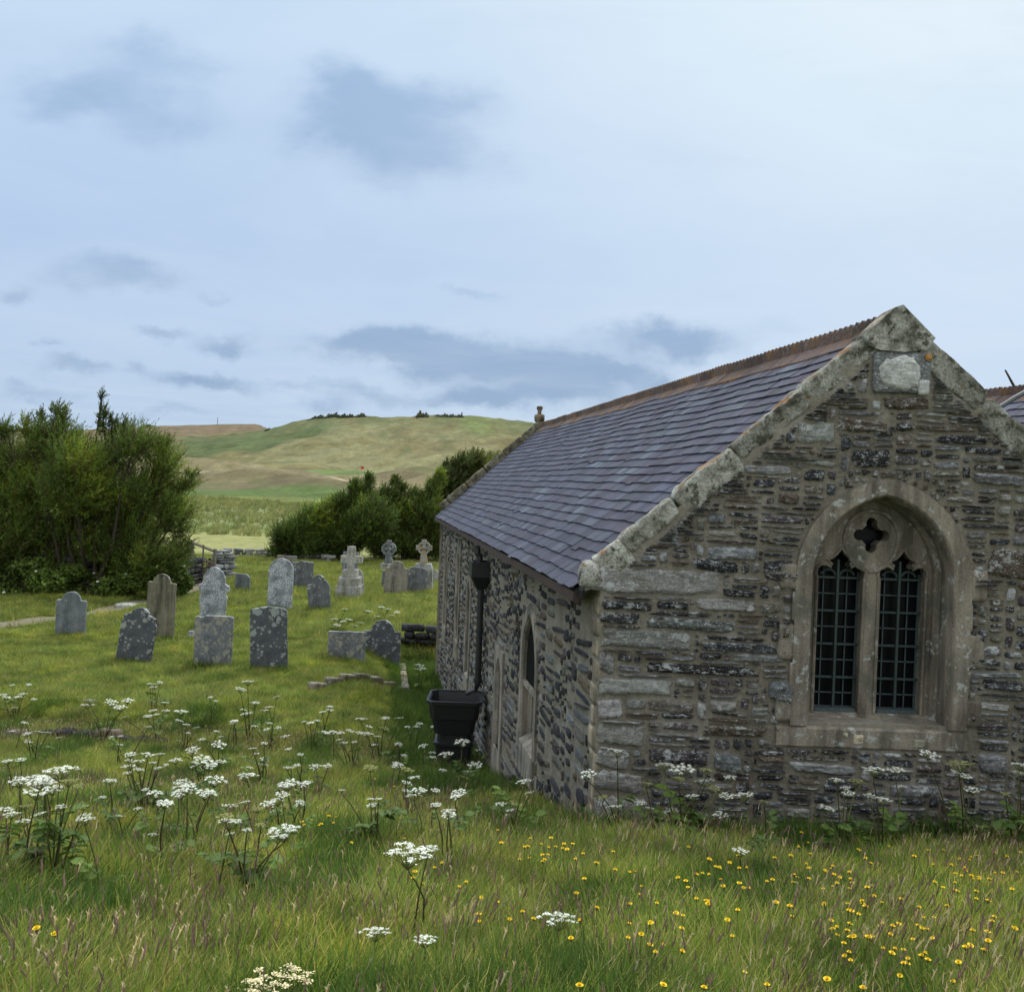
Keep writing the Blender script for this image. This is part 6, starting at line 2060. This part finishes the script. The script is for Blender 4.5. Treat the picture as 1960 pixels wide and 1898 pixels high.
def grass_field():
    rg = np.random.default_rng(99)
    pts, sc, ix = [], [], []

    def patch(noff, X, Y, s):
        return snoise(np.stack([X * s, Y * s, 0 * X + noff], -1), 40 + noff)

    def region(y0, y1, dens, kind):
        hw = lambda y: .62 * y + 1.3
        A = (hw(y0) + hw(y1)) * (y1 - y0)
        n = int(A * dens)
        # sample Y with probability proportional to strip width
        Y = y0 + (y1 - y0) * rg.random(n * 2)
        keep = rg.random(n * 2) < hw(Y) / hw(y1)
        Y = Y[keep]
        X = (rg.random(len(Y)) * 2 - 1) * hw(Y)
        lat = X - (CORNX + e2.x * (Y - D0))
        inside = (Y > D0 - .02) & (lat > -.02) & (Y < D0 + LEN + .3)
        pd = path_dist(X, Y)
        ok = ~inside & ((pd > .75) | ((pd > .45) & (rg.random(len(X)) < .25)))
        X, Y = X[ok], Y[ok]
        lat = lat[ok]
        Z = gz(X, Y)
        n1 = patch(1, X, Y, .9); n2 = patch(2, X, Y, 1.7); n3 = patch(3, X, Y, .35)
        r = rg.random(len(X))
        idx = np.zeros(len(X), int); s = rg.uniform(.75, 1.25, len(X))
        tall = (Y < 9.5 + n3 * 1.5)
        nearwall = ((lat > -1.3) & (Y > 10) & (Y < 25)) | ((Y > D0 - .35) & (Y < D0 + .1) & (lat > -.3))
        if kind == 'near':
            idx = np.where(r < .40, 3, np.where(r < .66, 4, np.where(r < .86, 5, np.where(r < .95, 6, 7))))
            shortp = (n1 > .45)
            idx = np.where(shortp & (r < .75), np.where(r < .4, 1, 2), idx)
            brown = (n2 + .5 * n1 < -.30)
            idx = np.where(brown & (r > .78), 7, idx)
        elif kind == 'mid':
            idx = np.where(r < .25, 0, np.where(r < .45, 1, np.where(r < .58, 2, np.where(r < .76, 3, np.where(r < .88, 5, 6)))))
            brown = (np.abs(Y - 13.6 - .4 * n2) < .8) & (X < 2)
            idx = np.where(brown & (r > .45), 7, idx)
            s = s * np.where(idx < 3, 1.3, .85)
        elif kind == 'lawn':
            idx = np.where(r < .38, 0, np.where(r < .70, 1, np.where(r < .93, 2, 5)))
            s = s * 1.35
            s = np.where(idx >= 3, s * .5, s)
            wild = (n1 + .5 * n2 > .25) & (r > .4)
            idx = np.where(wild, np.where(r < .6, 3, np.where(r < .8, 5, np.where(r < .93, 6, 8))), idx)
            s = np.where(wild, rg.uniform(.45, .95, len(X)), s)
        elif kind == 'far':
            idx = np.where(r < .4, 0, np.where(r < .72, 1, np.where(r < .9, 2, 5)))
            s = s * 1.9
        elif kind == 'meadow':
            idx = np.where(r < .55, 10, 11); s = s * rg.uniform(.35, 1.15, len(X)) * (.75 + .4 * (Y / 60))
        n4 = patch(4, X, Y, 1.25)
        if kind in ('near', 'mid'):
            weed = (n4 > .28) & (rg.random(len(X)) < .65)
            idx = np.where(weed, np.where(r < .5, 8, 9), idx)
            s = np.where(weed, rg.uniform(.5, .95, len(X)), s)
            dry = (n4 < -.42) & (rg.random(len(X)) < .5)
            idx = np.where(dry, np.where(r < .6, 5, 7), idx)
        if kind in ('near', 'mid', 'lawn'):
            idx = np.where(nearwall & (r < .7), np.where(r < .35, 8, 9), idx)
            s = np.where(nearwall & (idx >= 8), rg.uniform(.7, 1.2, len(X)), s)
        pts.append(np.stack([X, Y, Z], -1)); sc.append(s); ix.append(idx)
    region(1.0, 4.5, 420, 'near')
    region(4.5, 9.5, 260, 'near')
    region(9.5, 15.5, 150, 'mid')
    region(15.5, 24, 75, 'lawn')
    region(24, 46, 34, 'far')
    region(62, 128, .8, 'meadow')
    for (x, y, w) in FEET:
        m = int(16 + w * 22)
        X = x + (rg.random(m) - .5) * (w + .25); Y = y - .07 - np.abs(rg.normal(size=m)) * .10
        pts.append(np.stack([X, Y, gz(X, Y)], -1)); sc.append(rg.uniform(.6, 1.3, m)); ix.append(rg.choice([3, 4, 5, 6, 8], m))
    p = np.concatenate(pts); s = np.concatenate(sc); i = np.concatenate(ix)
    me = bpy.data.meshes.new('grass')
    me.from_pydata(p.tolist(), [], [])
    for nm, ty, dat, key in (('scl', 'FLOAT', s, 'value'), ('pick', 'INT', i, 'value')):
        at = me.attributes.new(nm, ty, 'POINT'); at.data.foreach_set(key, dat)
    rot = np.stack([rg.normal(size=len(p)) * .10, rg.normal(size=len(p)) * .10, rg.normal(size=len(p)) * .7], -1)
    at = me.attributes.new('rot', 'FLOAT_VECTOR', 'POINT'); at.data.foreach_set('vector', rot.ravel())
    o = bpy.data.objects.new('grass', me); COL.objects.link(o)
    tag(o, kind='stuff')
    ng = bpy.data.node_groups.new('grass_scatter', 'GeometryNodeTree')
    ng.interface.new_socket('Geometry', in_out='INPUT', socket_type='NodeSocketGeometry')
    ng.interface.new_socket('Geometry', in_out='OUTPUT', socket_type='NodeSocketGeometry')
    N = ng.nodes
    gi, go = N.new('NodeGroupInput'), N.new('NodeGroupOutput')
    iop = N.new('GeometryNodeInstanceOnPoints'); ci = N.new('GeometryNodeCollectionInfo')
    ci.inputs['Collection'].default_value = TUFTS
    ci.inputs['Separate Children'].default_value = True
    ci.inputs['Reset Children'].default_value = True
    iop.inputs['Pick Instance'].default_value = True
    L = ng.links.new

    def na(name, ty):
        n = N.new('GeometryNodeInputNamedAttribute'); n.data_type = ty; n.inputs['Name'].default_value = name
        return n.outputs['Attribute']
    L(gi.outputs[0], iop.inputs['Points']); L(ci.outputs[0], iop.inputs['Instance'])
    L(na('pick', 'INT'), iop.inputs['Instance Index']); L(na('scl', 'FLOAT'), iop.inputs['Scale'])
    e2r = N.new('FunctionNodeEulerToRotation'); L(na('rot', 'FLOAT_VECTOR'), e2r.inputs[0]); L(e2r.outputs[0], iop.inputs['Rotation'])
    L(iop.outputs[0], go.inputs[0])
    md = o.modifiers.new('scatter', 'NODES'); md.node_group = ng
    print('grass tufts', len(p))


grass_field()
